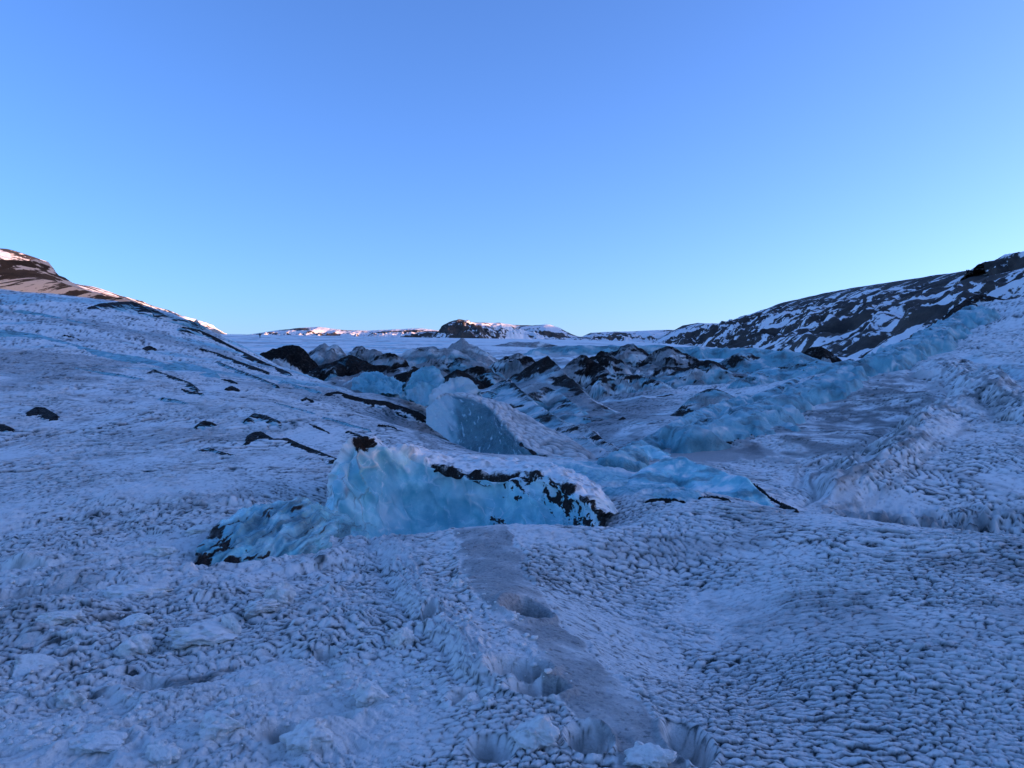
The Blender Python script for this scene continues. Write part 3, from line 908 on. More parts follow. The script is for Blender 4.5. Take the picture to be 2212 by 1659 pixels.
def mound(name, label, cat, crest, wf, wb, seed, dirt=0.5, cap=0.75, blue=0.3, silt=0.3, power=1.35, jag=0.05, gully=0.35, gl=None, rnd=0.0, wv=0.35,
          streak=0.0, sink=0.25, group=None, mat=None, bsh=0.0, dsh=0.0, wide=1.7, rough=0.55):
    """dirt 0..1: how much black dirt; cap: how far down from the crest it reaches; blue, silt: share of the flanks"""
    C = [at(*p) for p in crest]
    Ym = float(np.mean([c[1] for c in C]))
    pm = Ym / FOC * 2.16
    wf, wb = wide * wf * Ym / FOC, wb * Ym / FOC                      # widths given in working pixels at the mound's distance
    H = float(np.clip(np.mean([c[2] - float(base_height(c[0], c[1])) for c in C]) + 0.03, 0.06, max(np.ptp([c[2] for c in C]), (wf + wb) * 0.3)))
    mg = max(wf, wb) * 1.05
    nx = int(np.clip((np.ptp([c[0] for c in C]) + 2 * mg) / (1.25 * pm), 30, 190))
    ny = int(np.clip((np.ptp([c[1] for c in C]) + 2 * mg) / (1.05 * pm), 26, 210))
    gl = gl or wf * 0.55
    X, Y, z, q, h, t, sd_ = crest_grid(C, wf, wb, nx, ny, jag * H, seed, power, lambda a_, b_: base_height(a_, b_) - sink * 0.6 - 0.02 * Ym * 0.2, None, gully * 1.0, gl * 1.4, rnd * wf, wv * 1.1)
    # strata and small lumps
    z = z + rough * 0.12 * H * ridged(X / (gl * 0.55), Y / (gl * 0.8), 3, seed + 31) * sstep(0, 0.3, q)
    z = z + rough * 0.02 * H * ridged(X / (gl * 0.16), Y / (gl * 0.16), 3, seed + 33) * sstep(0, 0.3, q)
    along = fbm(t * 2.2 + seed, sd_ / (wf * 2.5) + seed, 4, seed + 41)
    n1 = fbm(X / (gl * 1.1), (Y + z * 1.5) / (gl * 1.1), 5, seed + 43, 0.6)
    n2 = fbm(X / (gl * 1.5) + 9, (Y + z * 1.3) / (gl * 1.0), 5, seed + 47, 0.6)
    # run-off streaks down the flank
    dn = fbm(t * 5.0 + seed, np.sign(sd_) * 3 + q * 0.7, 4, seed + 51)
    dcap = sstep(1 - cap, 1 - cap * 0.55, q + 0.34 * n1 + 0.03 * dn)
    bandn = np.sin((z - C[0][2]) / max(H, 0.1) * 9 + 5.0 * n1 + 3.0 * n2)
    strata = sstep(0.72, 0.97, bandn) * sstep(0.03, 0.2, q) * sstep(-0.3, 0.3, fbm(X / gl + 3, Y / gl, 2, seed + 71))
    D = 0.85 * min(1.0, dirt * 1.5) * strata + dirt * dcap * 1.0 + dirt * 0.75 * sstep(0.12, 0.38, n1 + 0.1 * dn + dsh) * sstep(0.02, 0.2, q)
    B = blue * (0.88 + 0.9 * n2 + 0.3 * dn + bsh)
    Si = silt * (0.8 + 1.0 * fbm(X / (gl * 0.9) - 5, (Y + z) / (gl * 0.9), 4, seed + 61)) + 0.15 * silt * np.sin((z + 0.12 * H * n1) / max(H, 0.05) * 34)
    att = dict(dirt=np.clip(D, 0, 1), blue=np.clip(B, 0, 1), silt=np.clip(Si, 0, 1), grime_shade=np.clip(0.55 * sstep(0.0, 0.5, n2 + 0.3 * n1), 0, 1))
    if mat is None:
        mat = MAT_NEAR if Ym < 14 else (MAT_MID if Ym < 60 else MAT_FAR)
    ci = C[len(C) // 2]
    loc = (ci[0], ci[1], float(base_height(ci[0], ci[1])))
    return emit(name, label, cat, np.stack([X, Y, z], -1).reshape(-1, 3), *X.shape, att, mat, loc, group, q > 0)


G1 = 'dirt-streaked ice mounds in the basin'
# --- far and middle mounds of the icefall, back to front ---------------------------------
mound('ice_pyramid', 'pointed grey ice pyramid standing alone on the smooth snow plateau', 'ice mound', [(985, 741, 128), (997, 733, 128), (1010, 739, 128)], 52, 50, 1, 0.25, 0.3, 0.25, 0.95, 1.1, 0.02, 0.25, group=G1)
mound('plateau_bump', 'tiny dark bump alone on the plateau below the snowy range', 'ice mound', [(772, 748, 170), (782, 746, 170)], 14, 14, 2, 0.5, 0.5, 0.2, 0.8, 1.1)
mound('grey_rubble_ridge', 'low grey rubble ridge at the foot of the rock cliff', 'ice ridge', [(1075, 745, 220), (1110, 738, 220), (1150, 740, 220), (1165, 737, 220), (1195, 745, 220)], 28, 30, 3, 0.3, 0.4, 0.3, 0.9, 1.1)
mound('ice_mound', 'black-capped mound, leftmost in the basin', 'ice mound', [(560, 768, 78), (585, 757, 78), (615, 750, 78), (642, 747, 78), (655, 757, 78), (668, 768, 78)], 44, 40, 4, 0.95, 0.75, 0.25, 0.5, 1.0, 0.03, 0.3, group=G1)
mound('ice_mound', 'twin grey peaks behind the leftmost black-capped mound', 'ice mound', [(676, 757, 98), (690, 747, 98), (702, 741, 98), (712, 750, 98), (724, 743, 98), (738, 754, 98), (750, 768, 98)], 42, 40, 5, 0.25, 0.4, 0.5, 0.9, 1.0, 0.03, 0.4, group=G1)
mound('ice_mound', 'low pale hummock just right of the twin grey peaks', 'ice mound', [(752, 762, 96), (780, 757, 96), (812, 756, 96), (830, 768, 96)], 30, 30, 6, 0.3, 0.4, 0.4, 0.7, 1.0, group=G1)
mound('ice_mound', 'pale hummock field left of the lone pyramid', 'ice mound', [(880, 758, 105), (910, 752, 105), (935, 749, 105), (950, 755, 105), (980, 754, 105), (992, 762, 105)], 50, 40, 7, 0.25, 0.35, 0.65, 0.6, 1.0, group=G1)
mound('ice_mound', 'small dark-topped mound between the two big dark ridges', 'ice mound', [(805, 776, 80), (825, 767, 80), (845, 765, 80), (862, 772, 80), (880, 783, 80)], 44, 36, 8, 0.6, 0.4, 0.5, 0.6, 1.0, group=G1)
mound('ice_ridge', 'steep black and blue ridge slanting up from the left slope', 'ice ridge', [(655, 814, 60), (690, 795, 61), (715, 785, 61), (737, 777, 62), (755, 770, 62), (768, 769, 62), (785, 781, 62), (810, 790, 62), (840, 793, 62)], 66, 50, 9, 0.85, 0.6, 0.85, 0.2, 0.95, 0.02, 0.45, group=G1)
mound('ice_ridge', 'black hollow-sided ridge above the long dirt band', 'ice ridge', [(790, 806, 52), (800, 797, 52), (822, 806, 52), (850, 815, 52), (875, 820, 52)], 50, 40, 10, 0.95, 0.85, 0.6, 0.2, 1.0, 0.02, 0.4, group=G1)
mound('swirled_mound', 'grey mound with swirling dirt bands beside the white pyramid', 'ice mound', [(838, 802, 50), (870, 798, 50), (893, 793, 50), (915, 797, 50), (945, 815, 49)], 84, 50, 11, 0.55, 0.3, 0.25, 1.0, 1.0, 0.02, 0.5, group=G1)
mound('ice_mound', 'black-peaked mound right behind the white ice pyramid', 'ice mound', [(955, 822, 46), (975, 806, 46), (986, 800, 46), (1010, 812, 46), (1035, 825, 46)], 66, 50, 12, 0.7, 0.4, 0.75, 0.6, 1.0, 0.02, 0.45, group=G1)
mound('ice_mound', 'blue-grey lumpy mound in the middle of the icefall', 'ice mound', [(900, 790, 72), (930, 776, 72), (960, 770, 72), (1000, 775, 72), (1040, 785, 72)], 60, 44, 13, 0.3, 0.3, 0.8, 0.6, 1.0, 0.03, 0.5, group=G1)
mound('ice_mound', 'broad grey mound with dark streaks left of the arched ridge', 'ice mound', [(1055, 790, 76), (1085, 770, 76), (1105, 766, 76), (1118, 760, 76), (1132, 768, 76), (1150, 775, 76), (1168, 792, 76)], 56, 44, 14, 0.55, 0.35, 0.45, 0.8, 1.0, 0.03, 0.45, group=G1)
mound('ice_mound', 'small dark hump in front of the broad grey mound', 'ice mound', [(1000, 800, 62), (1030, 790, 62), (1060, 795, 62)], 40, 34, 15, 0.6, 0.5, 0.4, 0.8, 1.0, group=G1)
mound('arched_ridge', 'arched pale-blue crest over a dark hollow, middle of the basin', 'ice ridge', [(1092, 824, 37), (1122, 809, 37), (1140, 798, 37), (1156, 785, 37), (1172, 775, 37), (1184, 774, 37), (1200, 786, 36.5), (1222, 810, 35), (1255, 845, 33), (1300, 885, 30)], 120, 70, 16, 0.5, 0.16, 0.6, 0.75, 0.95, 0.01, 0.14, dsh=0.08, wide=1.5, rough=0.35)
mound('ice_mound', 'dark low cone just right of the arched ridge', 'ice mound', [(1232, 783, 62), (1250, 771, 62), (1265, 769, 62), (1285, 782, 62), (1310, 800, 60)], 60, 50, 17, 0.65, 0.4, 0.3, 0.9, 1.0, 0.02, 0.3, group=G1)
mound('ice_mound', 'left and taller of the two dark twin cones', 'ice mound', [(1290, 772, 86), (1312, 762, 86), (1335, 757, 86), (1352, 745, 86), (1372, 747, 86), (1385, 755, 86), (1400, 766, 86)], 62, 50, 18, 0.5, 0.3, 0.45, 1.0, 0.95, 0.02, 0.35, group=G1)
mound('ice_mound', 'black-and-white striped shoulder left of the twin cones', 'ice mound', [(1262, 778, 80), (1285, 768, 80), (1300, 757, 80), (1312, 764, 80)], 46, 36, 19, 0.75, 0.5, 0.3, 0.5, 1.0, group=G1)
mound('ice_mound', 'right and smaller of the two dark twin cones', 'ice mound', [(1405, 766, 84), (1425, 756, 84), (1445, 748, 84), (1462, 757, 84), (1490, 770, 84)], 52, 44, 20, 0.65, 0.35, 0.3, 1.0, 0.95, 0.02, 0.3, group=G1)
mound('ice_mound', 'dark-centred mound under the blue ice field', 'ice mound', [(1455, 806, 60), (1480, 795, 60), (1510, 783, 60), (1530, 779, 60), (1548, 784, 60), (1575, 800, 60), (1590, 806, 60)], 50, 46, 21, 0.7, 0.35, 0.75, 0.5, 1.0, 0.02, 0.4, group=G1)
mound('ice_mound', 'brown-crested blue mound at the dark mountain\'s foot', 'ice mound', [(1540, 792, 76), (1570, 776, 76), (1597, 762, 76), (1615, 763, 76), (1640, 775, 76)], 54, 46, 22, 0.5, 0.25, 0.85, 0.4, 0.95, 0.02, 0.35, group=G1)
mound('ice_mound', 'smooth blue mound below the dark mountain', 'ice mound', [(1630, 780, 74), (1655, 770, 74), (1680, 762, 74), (1705, 757, 74), (1730, 765, 74), (1765, 778, 74)], 48, 46, 23, 0.15, 0.2, 1.0, 0.2, 0.95, 0.02, 0.25, bsh=0.2, group=G1)
mound('ice_mound', 'black cone against the snow streaks of the dark mountain', 'ice mound', [(1735, 764, 92), (1752, 752, 92), (1775, 751, 92), (1800, 765, 92)], 34, 34, 24, 0.8, 0.8, 0.2, 0.6, 1.0, 0.02, 0.3, group=G1)
mound('ice_ridge', 'long pale-blue ridge below the black cone', 'ice ridge', [(1640, 800, 60), (1690, 793, 60), (1740, 785, 60), (1768, 779, 60), (1800, 785, 60), (1850, 792, 58)], 40, 40, 25, 0.35, 0.2, 1.0, 0.2, 0.95, 0.02, 0.35, bsh=0.2, group=G1)
mound('blue_icefield', 'jagged band of pale-blue ice along the foot of the snowy hill', 'ice ridge', [(1440, 752, 150), (1500, 749, 150), (1550, 752, 150), (1600, 751, 150), (1660, 756, 150), (1730, 764, 140)], 36, 40, 26, 0.08, 0.2, 1.0, 0.2, 1.0, 0.08, 0.6, gl=4.0, bsh=0.25)
mound('blue_icefield', 'low blue ice band left of the twin cones', 'ice ridge', [(1160, 752, 170), (1230, 748, 170), (1300, 747, 170), (1380, 746, 170), (1450, 748, 170)], 24, 30, 27, 0.1, 0.2, 0.9, 0.3, 1.0, 0.08, 0.6, gl=4.0, bsh=0.2)
# --- basin, nearer -----------------------------------------------------------------------
mound('dark_dome', 'dark blue dome with a black crest left of the blue vein', 'ice mound', [(1455, 905, 26), (1480, 880, 26.5), (1500, 856, 27), (1525, 842, 27), (1548, 841, 27), (1572, 852, 27), (1600, 868, 27)], 62, 50, 28, 0.45, 0.25, 0.9, 0.5, 0.9, 0.01, 0.2, rnd=0.1)
mound('small_dirt_cone', 'small black-topped cone alone in the snow basin', 'dirt cone', [(1333, 908, 27), (1345, 899, 27), (1358, 908, 27)], 26, 22, 29, 0.8, 0.6, 0.3, 0.8, 1.0)
mound('spiny_ridge', 'snow-dusted ridge running down to the blue wedge\'s right', 'ice ridge', [(1080, 838, 33), (1098, 818, 33), (1125, 846, 31), (1160, 876, 28), (1200, 902, 25), (1240, 932, 22.5), (1280, 962, 20), (1320, 990, 18)], 95, 60, 30, 0.45, 0.14, 0.6, 0.3, 0.85, 0.03, 0.2, rough=0.5)
mound('tube_ridge', 'smooth dark-blue rounded ridge between the white pyramid and the spiny ridge', 'ice ridge', [(1020, 868, 31), (1045, 855, 31), (1070, 842, 32), (1092, 826, 33)], 38, 30, 31, 0.35, 0.2, 1.0, 0.2, 0.8, 0.01, 0.15, rnd=0.2)
mound('snow_spur', 'snowy spur with a black edge above the pale-blue hump', 'ice ridge', [(1175, 935, 24), (1215, 925, 23), (1245, 918, 22.5), (1268, 922, 22), (1290, 940, 21), (1310, 958, 20), (1345, 975, 18.5)], 52, 40, 32, 0.5, 0.2, 0.35, 0.4, 1.0, 0.03, 0.4)
mound('basin_ledge', 'thin black ledge half sunk in the pale snow of the basin', 'ice ridge', [(1420, 856, 38), (1450, 850, 38), (1465, 855, 38), (1500, 863, 38), (1530, 860, 38)], 16, 16, 33, 0.8, 0.6, 0.3, 0.3, 1.0)

def hug(crest, dp, r0=12.0, r1=60.0):
    return [(p[0], p[1], ground_hit(p[0], p[1] + dp, r0, r1)[1]) for p in crest]


mound('ice_ridge', 'dark-blue ridge between the arched ridge and the spiny ridge', 'ice ridge', [(1120, 868, 30), (1150, 846, 31), (1180, 836, 32), (1215, 852, 31), (1250, 882, 29)], 56, 44, 81, 0.4, 0.2, 0.95, 0.5, 0.9, 0.02, 0.2, group=G1, rough=0.4)
mound('ice_ridge', 'dark jagged ridge left of the arched ridge\'s foot', 'ice ridge', [(1012, 826, 42), (1040, 810, 43), (1062, 806, 43), (1085, 816, 43), (1112, 834, 42)], 60, 44, 84, 0.6, 0.3, 0.8, 0.4, 1.0, 0.03, 0.5, group=G1)
mound('ice_ridge', 'long low grey ridge right of the dark low cone', 'ice ridge', [(1295, 818, 55), (1330, 806, 56), (1375, 811, 56), (1425, 824, 54)], 36, 36, 85, 0.5, 0.25, 0.6, 0.7, 1.0, 0.03, 0.4, group=G1)
mound('ice_ridge', 'small blue ridge below the brown-crested mound', 'ice ridge', [(1600, 818, 52), (1636, 806, 53), (1680, 814, 53)], 34, 34, 86, 0.3, 0.2, 0.95, 0.3, 1.0, 0.03, 0.4, group=G1)
mound('ice_ridge', 'low grey ridge in front of the twin cones', 'ice ridge', [(1395, 802, 70), (1440, 792, 70), (1495, 799, 70)], 34, 34, 87, 0.5, 0.3, 0.5, 0.8, 1.0, 0.03, 0.4, group=G1)
mound('ice_ridge', 'sharp blue-grey ridge just left of the pale pyramid\'s top', 'ice ridge', [(878, 836, 44), (900, 822, 45), (925, 826, 45), (950, 842, 44)], 44, 40, 88, 0.5, 0.3, 0.85, 0.4, 1.0, 0.03, 0.5, group=G1)

# --- blue vein along the right slope ---------------------------------------------------------
mound('blue_ice_vein', 'long pale-blue ice vein climbing the right slope', 'ice vein', hug([(1500, 930), (1545, 912), (1600, 899), (1650, 874), (1700, 858), (1745, 830), (1800, 812), (1850, 786), (1900, 770), (1950, 744), (2000, 724), (2045, 694), (2095, 664)], 24), 60, 44, 35, 0.25, 0.15, 1.0, 0.0, 0.6, 0.04, 0.45, gl=0.8, rnd=0.25, bsh=0.2, rough=1.6, wv=0.5, mat=MAT_MID, wide=1.0, sink=0.45)
mound('blue_ice_vein', 'lower rounded blue ice vein curving down to the pale hump', 'ice vein', hug([(1330, 988), (1375, 962), (1420, 938), (1460, 914), (1520, 886), (1570, 868), (1610, 856)], 18), 34, 30, 36, 0.1, 0.15, 1.0, 0.0, 0.6, 0.03, 0.35, gl=0.6, rnd=0.25, bsh=0.2, rough=1.4, mat=MAT_MID, wide=1.0, sink=0.45)
mound('blue_ice_vein', 'short blue ice strip above the long climbing vein', 'ice vein', hug([(1640, 850), (1690, 832), (1740, 806), (1790, 788), (1840, 776)], 8, 20, 60), 20, 20, 44, 0.3, 0.2, 1.0, 0.0, 0.6, 0.02, 0.15, gl=0.8, rnd=0.3, bsh=0.2, mat=MAT_MID, wide=1.0, sink=0.45)
mound('dirt_stripe', 'thin black dirt stripe between the two blue veins', 'dirt band', hug([(1560, 952), (1600, 938), (1640, 922), (1680, 906), (1705, 894)], 3), 14, 9, 37, 1.0, 0.95, 0.2, 0.0, 0.8, sink=0.03)
mound('black_crest', 'black dirt-covered crest at the top of the right slope', 'dirt band', [(1990, 722, 42), (2030, 700, 43), (2060, 672, 44.5), (2085, 648, 46), (2112, 636, 47), (2140, 640, 47), (2170, 648, 46)], 20, 30, 38, 1.0, 0.8, 0.5, 0.0, 0.8, 0.02)
mound('sloping_ice_block', 'sloping blue ice face where the lower vein meets the snow hump', 'ice block', [(1290, 1020, 15.2), (1320, 992, 15.8), (1360, 972, 16.3), (1400, 962, 16.8), (1425, 975, 16.5)], 52, 40, 39, 0.05, 0.1, 1.0, 0.0, 0.8, 0.01, 0.15, gl=0.6, rnd=0.15, bsh=0.4, mat=MAT_CLEAR)
mound('pale_ice_hump', 'pale-blue ice hump right of the big ice wall', 'ice block', [(1370, 1040, 12.6), (1405, 1010, 13.2), (1440, 992, 13.4), (1475, 990, 13.4), (1510, 1003, 13.2), (1560, 1022, 12.8), (1610, 1035, 12.4)], 58, 50, 40, 0.12, 0.12, 0.85, 0.0, 0.8, 0.01, 0.15, gl=0.5, rnd=0.15, bsh=0.3, mat=MAT_CLEAR)
mound('dirt_band', 'black dirt band on the right end of the pale-blue ice hump', 'dirt band', hug([(1612, 1034), (1640, 1050), (1665, 1072), (1690, 1086), (1722, 1100)], 6, 9, 16), 12, 10, 41, 1.0, 0.9, 0.6, 0.0, 0.9, 0.03)
mound('dirt_band', 'black dirt lip in front of the pale-blue ice hump, left one', 'dirt band', hug([(1395, 1080), (1425, 1074), (1455, 1076), (1480, 1082)], 6, 9, 16), 12, 10, 42, 1.0, 0.9, 0.8, 0.0, 0.9, 0.03)
mound('dirt_band', 'black dirt lip in front of the pale-blue ice hump, right one', 'dirt band', hug([(1510, 1072), (1540, 1069), (1570, 1075), (1588, 1085)], 6, 9, 16), 10, 10, 43, 1.0, 0.9, 0.8, 0.0, 0.9, 0.03)

# --- dirt and ice breaking through the left slope -------------------------------------------------
G2 = 'dirt patches melting out of the left slope'
def dirtpatch(name, label, crest, wf, wb, seed, dirt=1.0, cap=0.95, blue=0.8, silt=0.2, power=0.8, cat='dirt patch', **k):
    crest = [(p[0], p[1], ground_hit(max(p[0], -200), p[1] + 0.2 * wf, 9.0, 80.0)[1]) for p in crest]
    return mound(name, label, cat, crest, wf, wb, seed, dirt, cap, blue, silt, power, 0.03, k.pop('gully', 0.08), group=G2, sink=0.06, wide=k.pop('wide', 2.6), **k)


dirtpatch('dirt_mound', 'round black dirt mound at the far left of the slope', [(60, 890, 18.3), (78, 879, 18.5), (98, 881, 18.5), (122, 897, 18.2)], 18, 16, 51)
dirtpatch('dirt_mound', 'dark dirt mound cut by the left frame edge', [(-30, 925, 16.3), (0, 915, 16.5), (22, 922, 16.4)], 14, 14, 52)
dirtpatch('dirt_band', 'long black dirt band across the lower left slope', [(530, 958, 15.6), (545, 935, 16), (562, 932, 16.2), (590, 948, 15.8), (620, 946, 15.9), (650, 960, 15.4), (690, 975, 14.9), (730, 992, 14.4)], 16, 20, 53, 1.0, 0.75)
dirtpatch('dirt_band', 'long black dirt band below the swirled grey mound', [(706, 849, 33), (730, 845, 33), (755, 853, 31), (790, 862, 30), (830, 866, 29), (865, 876, 27), (900, 889, 25)], 13, 14, 54, 1.0, 0.9, 0.4)
dirtpatch('ice_ledge', 'grey ice ledge with a black nose above the long lower band', [(532, 905, 18.4), (548, 893, 18.8), (570, 896, 18.6), (600, 908, 18.2)], 16, 18, 55, 0.8, 0.5, 0.9)
dirtpatch('ice_ledge', 'flat grey ice slab left of the black-nosed ledge', [(425, 918, 17.4), (440, 908, 17.6), (462, 913, 17.4)], 13, 14, 56, 0.8, 0.7, 0.9)
dirtpatch('ice_ledge', 'dark wedge of ice midway up the left slope', [(318, 806, 28), (332, 798, 28.5), (352, 806, 28), (380, 815, 27.4), (410, 826, 26.5), (425, 838, 26)], 15, 16, 57, 0.75, 0.5, 0.9)
dirtpatch('dirt_patch', 'small black patch above the fluted ice face', [(308, 752, 38), (322, 746, 38.5), (336, 752, 38)], 8, 8, 58)
dirtpatch('dirt_patch', 'black patch below the fluted ice face', [(488, 838, 27), (500, 833, 27.5), (516, 840, 27)], 7, 8, 59)
dirtpatch('dirt_patch', 'narrow black streak right of the fluted ice face', [(480, 818, 30), (498, 820, 30), (512, 826, 29.6)], 6, 6, 60)
dirtpatch('dirt_patch', 'tiny black patch in the middle of the slope', [(650, 862, 27.5), (662, 858, 27.8), (676, 864, 27)], 7, 7, 61)
dirtpatch('dirt_patch', 'thin dark streak under the tiny black patch', [(668, 915, 20.8), (690, 922, 20.4), (712, 934, 19.8)], 7, 7, 62, 0.9)
dirtpatch('dirt_patch', 'short dark streak left of the black-peaked ice wall', [(752, 930, 19.2), (775, 938, 18.8), (790, 946, 18.4)], 9, 8, 63, 0.8)
dirtpatch('dirt_patch', 'thin dark scratch above the black-peaked ice wall', [(818, 916, 20.8), (838, 918, 20.6), (856, 924, 20.2)], 5, 5, 64, 0.8)
dirtpatch('dirt_patch', 'low grey slab with a black end below the flat grey slab', [(430, 972, 14.8), (450, 966, 15), (480, 976, 14.6), (510, 984, 14.2)], 12, 12, 65, 0.7, 0.5, 1.0)
dirtpatch('ice_outcrop', 'black and blue ice outcrop on the left skyline', [(190, 664, 60), (215, 656, 61), (255, 652, 62), (285, 651, 62), (300, 656, 62), (325, 672, 62)], 16, 14, 66, 0.9, 0.6, 0.9)
dirtpatch('ice_outcrop', 'dark ice step on the skyline right of the snowy hummock', [(318, 662, 66), (335, 668, 66), (360, 682, 66), (390, 690, 67), (415, 693, 68), (430, 705, 68)], 20, 12, 67, 0.6, 0.5, 1.0)
dirtpatch('ice_outcrop', 'long black-edged ice step running down the left skyline', [(395, 706, 64), (430, 712, 64), (470, 730, 63), (510, 752, 60), (550, 772, 56), (590, 790, 52), (622, 803, 49)], 15, 14, 68, 1.0, 0.6, 0.9)
dirtpatch('ice_outcrop', 'lower dark ice step below the skyline edge', [(435, 752, 48), (470, 762, 47), (510, 778, 45), (545, 790, 43), (580, 803, 41)], 11, 11, 69, 0.9, 0.7, 0.9)
dirtpatch('ice_band', 'long blue-grey ice band near the left slope\'s top', [(5, 712, 42), (40, 716, 42), (90, 724, 41), (140, 738, 40), (190, 752, 39), (240, 762, 38.5), (280, 772, 38)], 16, 14, 70, 0.25, 0.2, 1.0, 0.1, cat='ice vein', bsh=0.3)
dirtpatch('ice_band', 'short blue-grey ice band under the small black patch', [(255, 764, 37), (300, 770, 37), (340, 780, 36), (380, 792, 35)], 13, 14, 71, 0.2, 0.2, 1.0, 0.1, cat='ice vein', bsh=0.3)
dirtpatch('fluted_ice_face', 'pale-blue fluted ice face on the left slope', [(366, 786, 32), (390, 782, 32.5), (420, 788, 32), (450, 796, 31.5), (468, 806, 31)], 30, 14, 72, 0.05, 0.1, 1.0, 0.0, cat='ice block', bsh=0.35, gl=0.35)
dirtpatch('dirt_patch', 'black dash low on the left slope\'s skyline band', [(140, 722, 43), (158, 727, 42.5), (175, 734, 42)], 5, 5, 73, 0.9)
dirtpatch('ice_ledge', 'smooth grey-blue ledge in the middle of the slope', [(350, 858, 22.5), (380, 862, 22.4), (410, 872, 21.8)], 8, 8, 74, 0.4, 0.4, 1.0)

dirtpatch('ice_band', 'thin blue ice band just under the left skyline', [(40, 668, 55), (90, 676, 55), (150, 690, 54), (210, 702, 53)], 7, 8, 91, 0.3, 0.3, 1.0, 0.1, cat='ice vein', bsh=0.3)
dirtpatch('ice_band', 'blue-black broken ice band right of the fluted ice face', [(470, 780, 44), (510, 796, 42), (560, 815, 38), (600, 832, 36)], 8, 8, 92, 0.6, 0.4, 1.0, 0.1, cat='ice vein', bsh=0.2)
dirtpatch('ice_band', 'pale-blue ice step above the long band below the swirled mound', [(610, 822, 40), (650, 834, 38), (690, 844, 36)], 8, 8, 93, 0.35, 0.3, 1.0, 0.1, cat='ice vein', bsh=0.3)
dirtpatch('ice_band', 'short grey-blue ice step in the middle of the left slope', [(590, 868, 26), (630, 878, 25), (680, 892, 24)], 8, 8, 94, 0.4, 0.3, 1.0, 0.1, cat='ice vein', bsh=0.2)
dirtpatch('ice_band', 'long faint blue ice step left of the dark ice wedge', [(150, 792, 30), (200, 800, 29), (260, 808, 28.5), (310, 818, 28)], 7, 7, 95, 0.3, 0.3, 0.95, 0.1, cat='ice vein', bsh=0.2)
dirtpatch('ice_band', 'dark crevice-like step below the dark ice wedge', [(380, 835, 26), (410, 845, 25.4), (440, 850, 25)], 8, 7, 96, 0.8, 0.6, 1.0, 0.1, cat='ice vein')
dirtpatch('ice_band', 'thin blue step beside the short dark streak', [(700, 900, 22), (745, 912, 21), (800, 928, 20)], 6, 6, 97, 0.35, 0.3, 1.0, 0.1, cat='ice vein', bsh=0.2)


# =====================================================================
# STANDING ICE: lofted walls, slabs and wedges
# =====================================================================
def crom(P, n):
    """Catmull-Rom through P (k,3) -> (n,3), spaced by chord length"""
    P = np.asarray(P, float)
    k = len(P)
    ch = np.r_[0, np.cumsum(np.linalg.norm(np.diff(P, axis=0), axis=1) ** 0.5 + 1e-6)]
    s = np.linspace(0, ch[-1], n)
    i = np.clip(np.searchsorted(ch, s, 'right') - 1, 0, k - 2)
    t = ((s - ch[i]) / (ch[i + 1] - ch[i]))[:, None]
    p0, p1, p2, p3 = P[np.maximum(i - 1, 0)], P[i], P[i + 1], P[np.minimum(i + 2, k - 1)]
    return 0.5 * (2 * p1 + (p2 - p0) * t + (2 * p0 - 5 * p1 + 4 * p2 - p3) * t ** 2 + (3 * p1 - p0 - 3 * p2 + p3) * t ** 3)


def loft(rows, nu, nv):
    """rows: list of control rows (bottom to back) with equal counts -> (nv,nu,3) grid plus row parameter"""
    D = np.stack([crom([at(*p) for p in r_], nu) for r_ in rows])
    out = np.stack([crom(D[:, j], nv) for j in range(nu)], 1)
    return out


def normals(G):
    du = np.gradient(G, axis=1)
    dv = np.gradient(G, axis=0)
    n = np.cross(du, dv)
    return n / (np.linalg.norm(n, axis=-1, keepdims=True) + 1e-9)


def arc(G):
    u = np.cumsum(np.linalg.norm(np.diff(G, axis=1, prepend=G[:, :1]), axis=-1), axis=1)
    v = np.cumsum(np.linalg.norm(np.diff(G, axis=0, prepend=G[:1]), axis=-1), axis=0)
    return np.broadcast_to(u.mean(0), u.shape), v


def back(rows, rim, dys=((0.5, 10), (2.2, 160))):
    """append rows behind a rim: each (extra distance, extra rows down)"""
    for dy, dp in dys:
        rows.append([(p[0] + 0.0, p[1] + dp, p[2] + dy) for p in rim])
    return rows


# ---- the big ice wall -------------------------------------------------------------
bot = [(700, 1135, 9.75), (722, 1150, 9.6), (765, 1172, 9.65), (812, 1185, 9.9), (860, 1190, 10.1), (910, 1190, 10.2), (972, 1180, 10.25), (1049, 1165, 10.2), (1090, 1155, 10.0), (1146, 1148, 9.7), (1192, 1165, 9.4), (1240, 1190, 9.2), (1285, 1195, 9.15), (1312, 1180, 9.3)]
rim = [(704, 1078, 10.3), (722, 1012, 10.35), (752, 966, 10.4), (788, 948, 10.5), (822, 966, 10.75), (872, 970, 11.0), (912, 990, 11.1), (962, 1012, 11.0), (1034, 1027, 10.8), (1098, 1024, 10.7), (1158, 1019, 10.6), (1220, 1047, 10.2), (1262, 1075, 9.85), (1298, 1112, 9.6)]
mid1 = [(b_[0] * 0.7 + r_[0] * 0.3, b_[1] * 0.7 + r_[1] * 0.3, b_[2] * 0.7 + r_[2] * 0.3 + k) for b_, r_, k in zip(bot, rim, (0, .0, .05, .2, .3, .35, .35, .3, .22, .15, .1, .05, 0, 0))]
mid2 = [(b_[0] * 0.3 + r_[0] * 0.7, b_[1] * 0.3 + r_[1] * 0.7, b_[2] * 0.3 + r_[2] * 0.7 + k) for b_, r_, k in zip(bot, rim, (-.05, -.1, -.1, .05, .2, .22, .2, .16, .1, .05, .02, 0, 0, 0))]
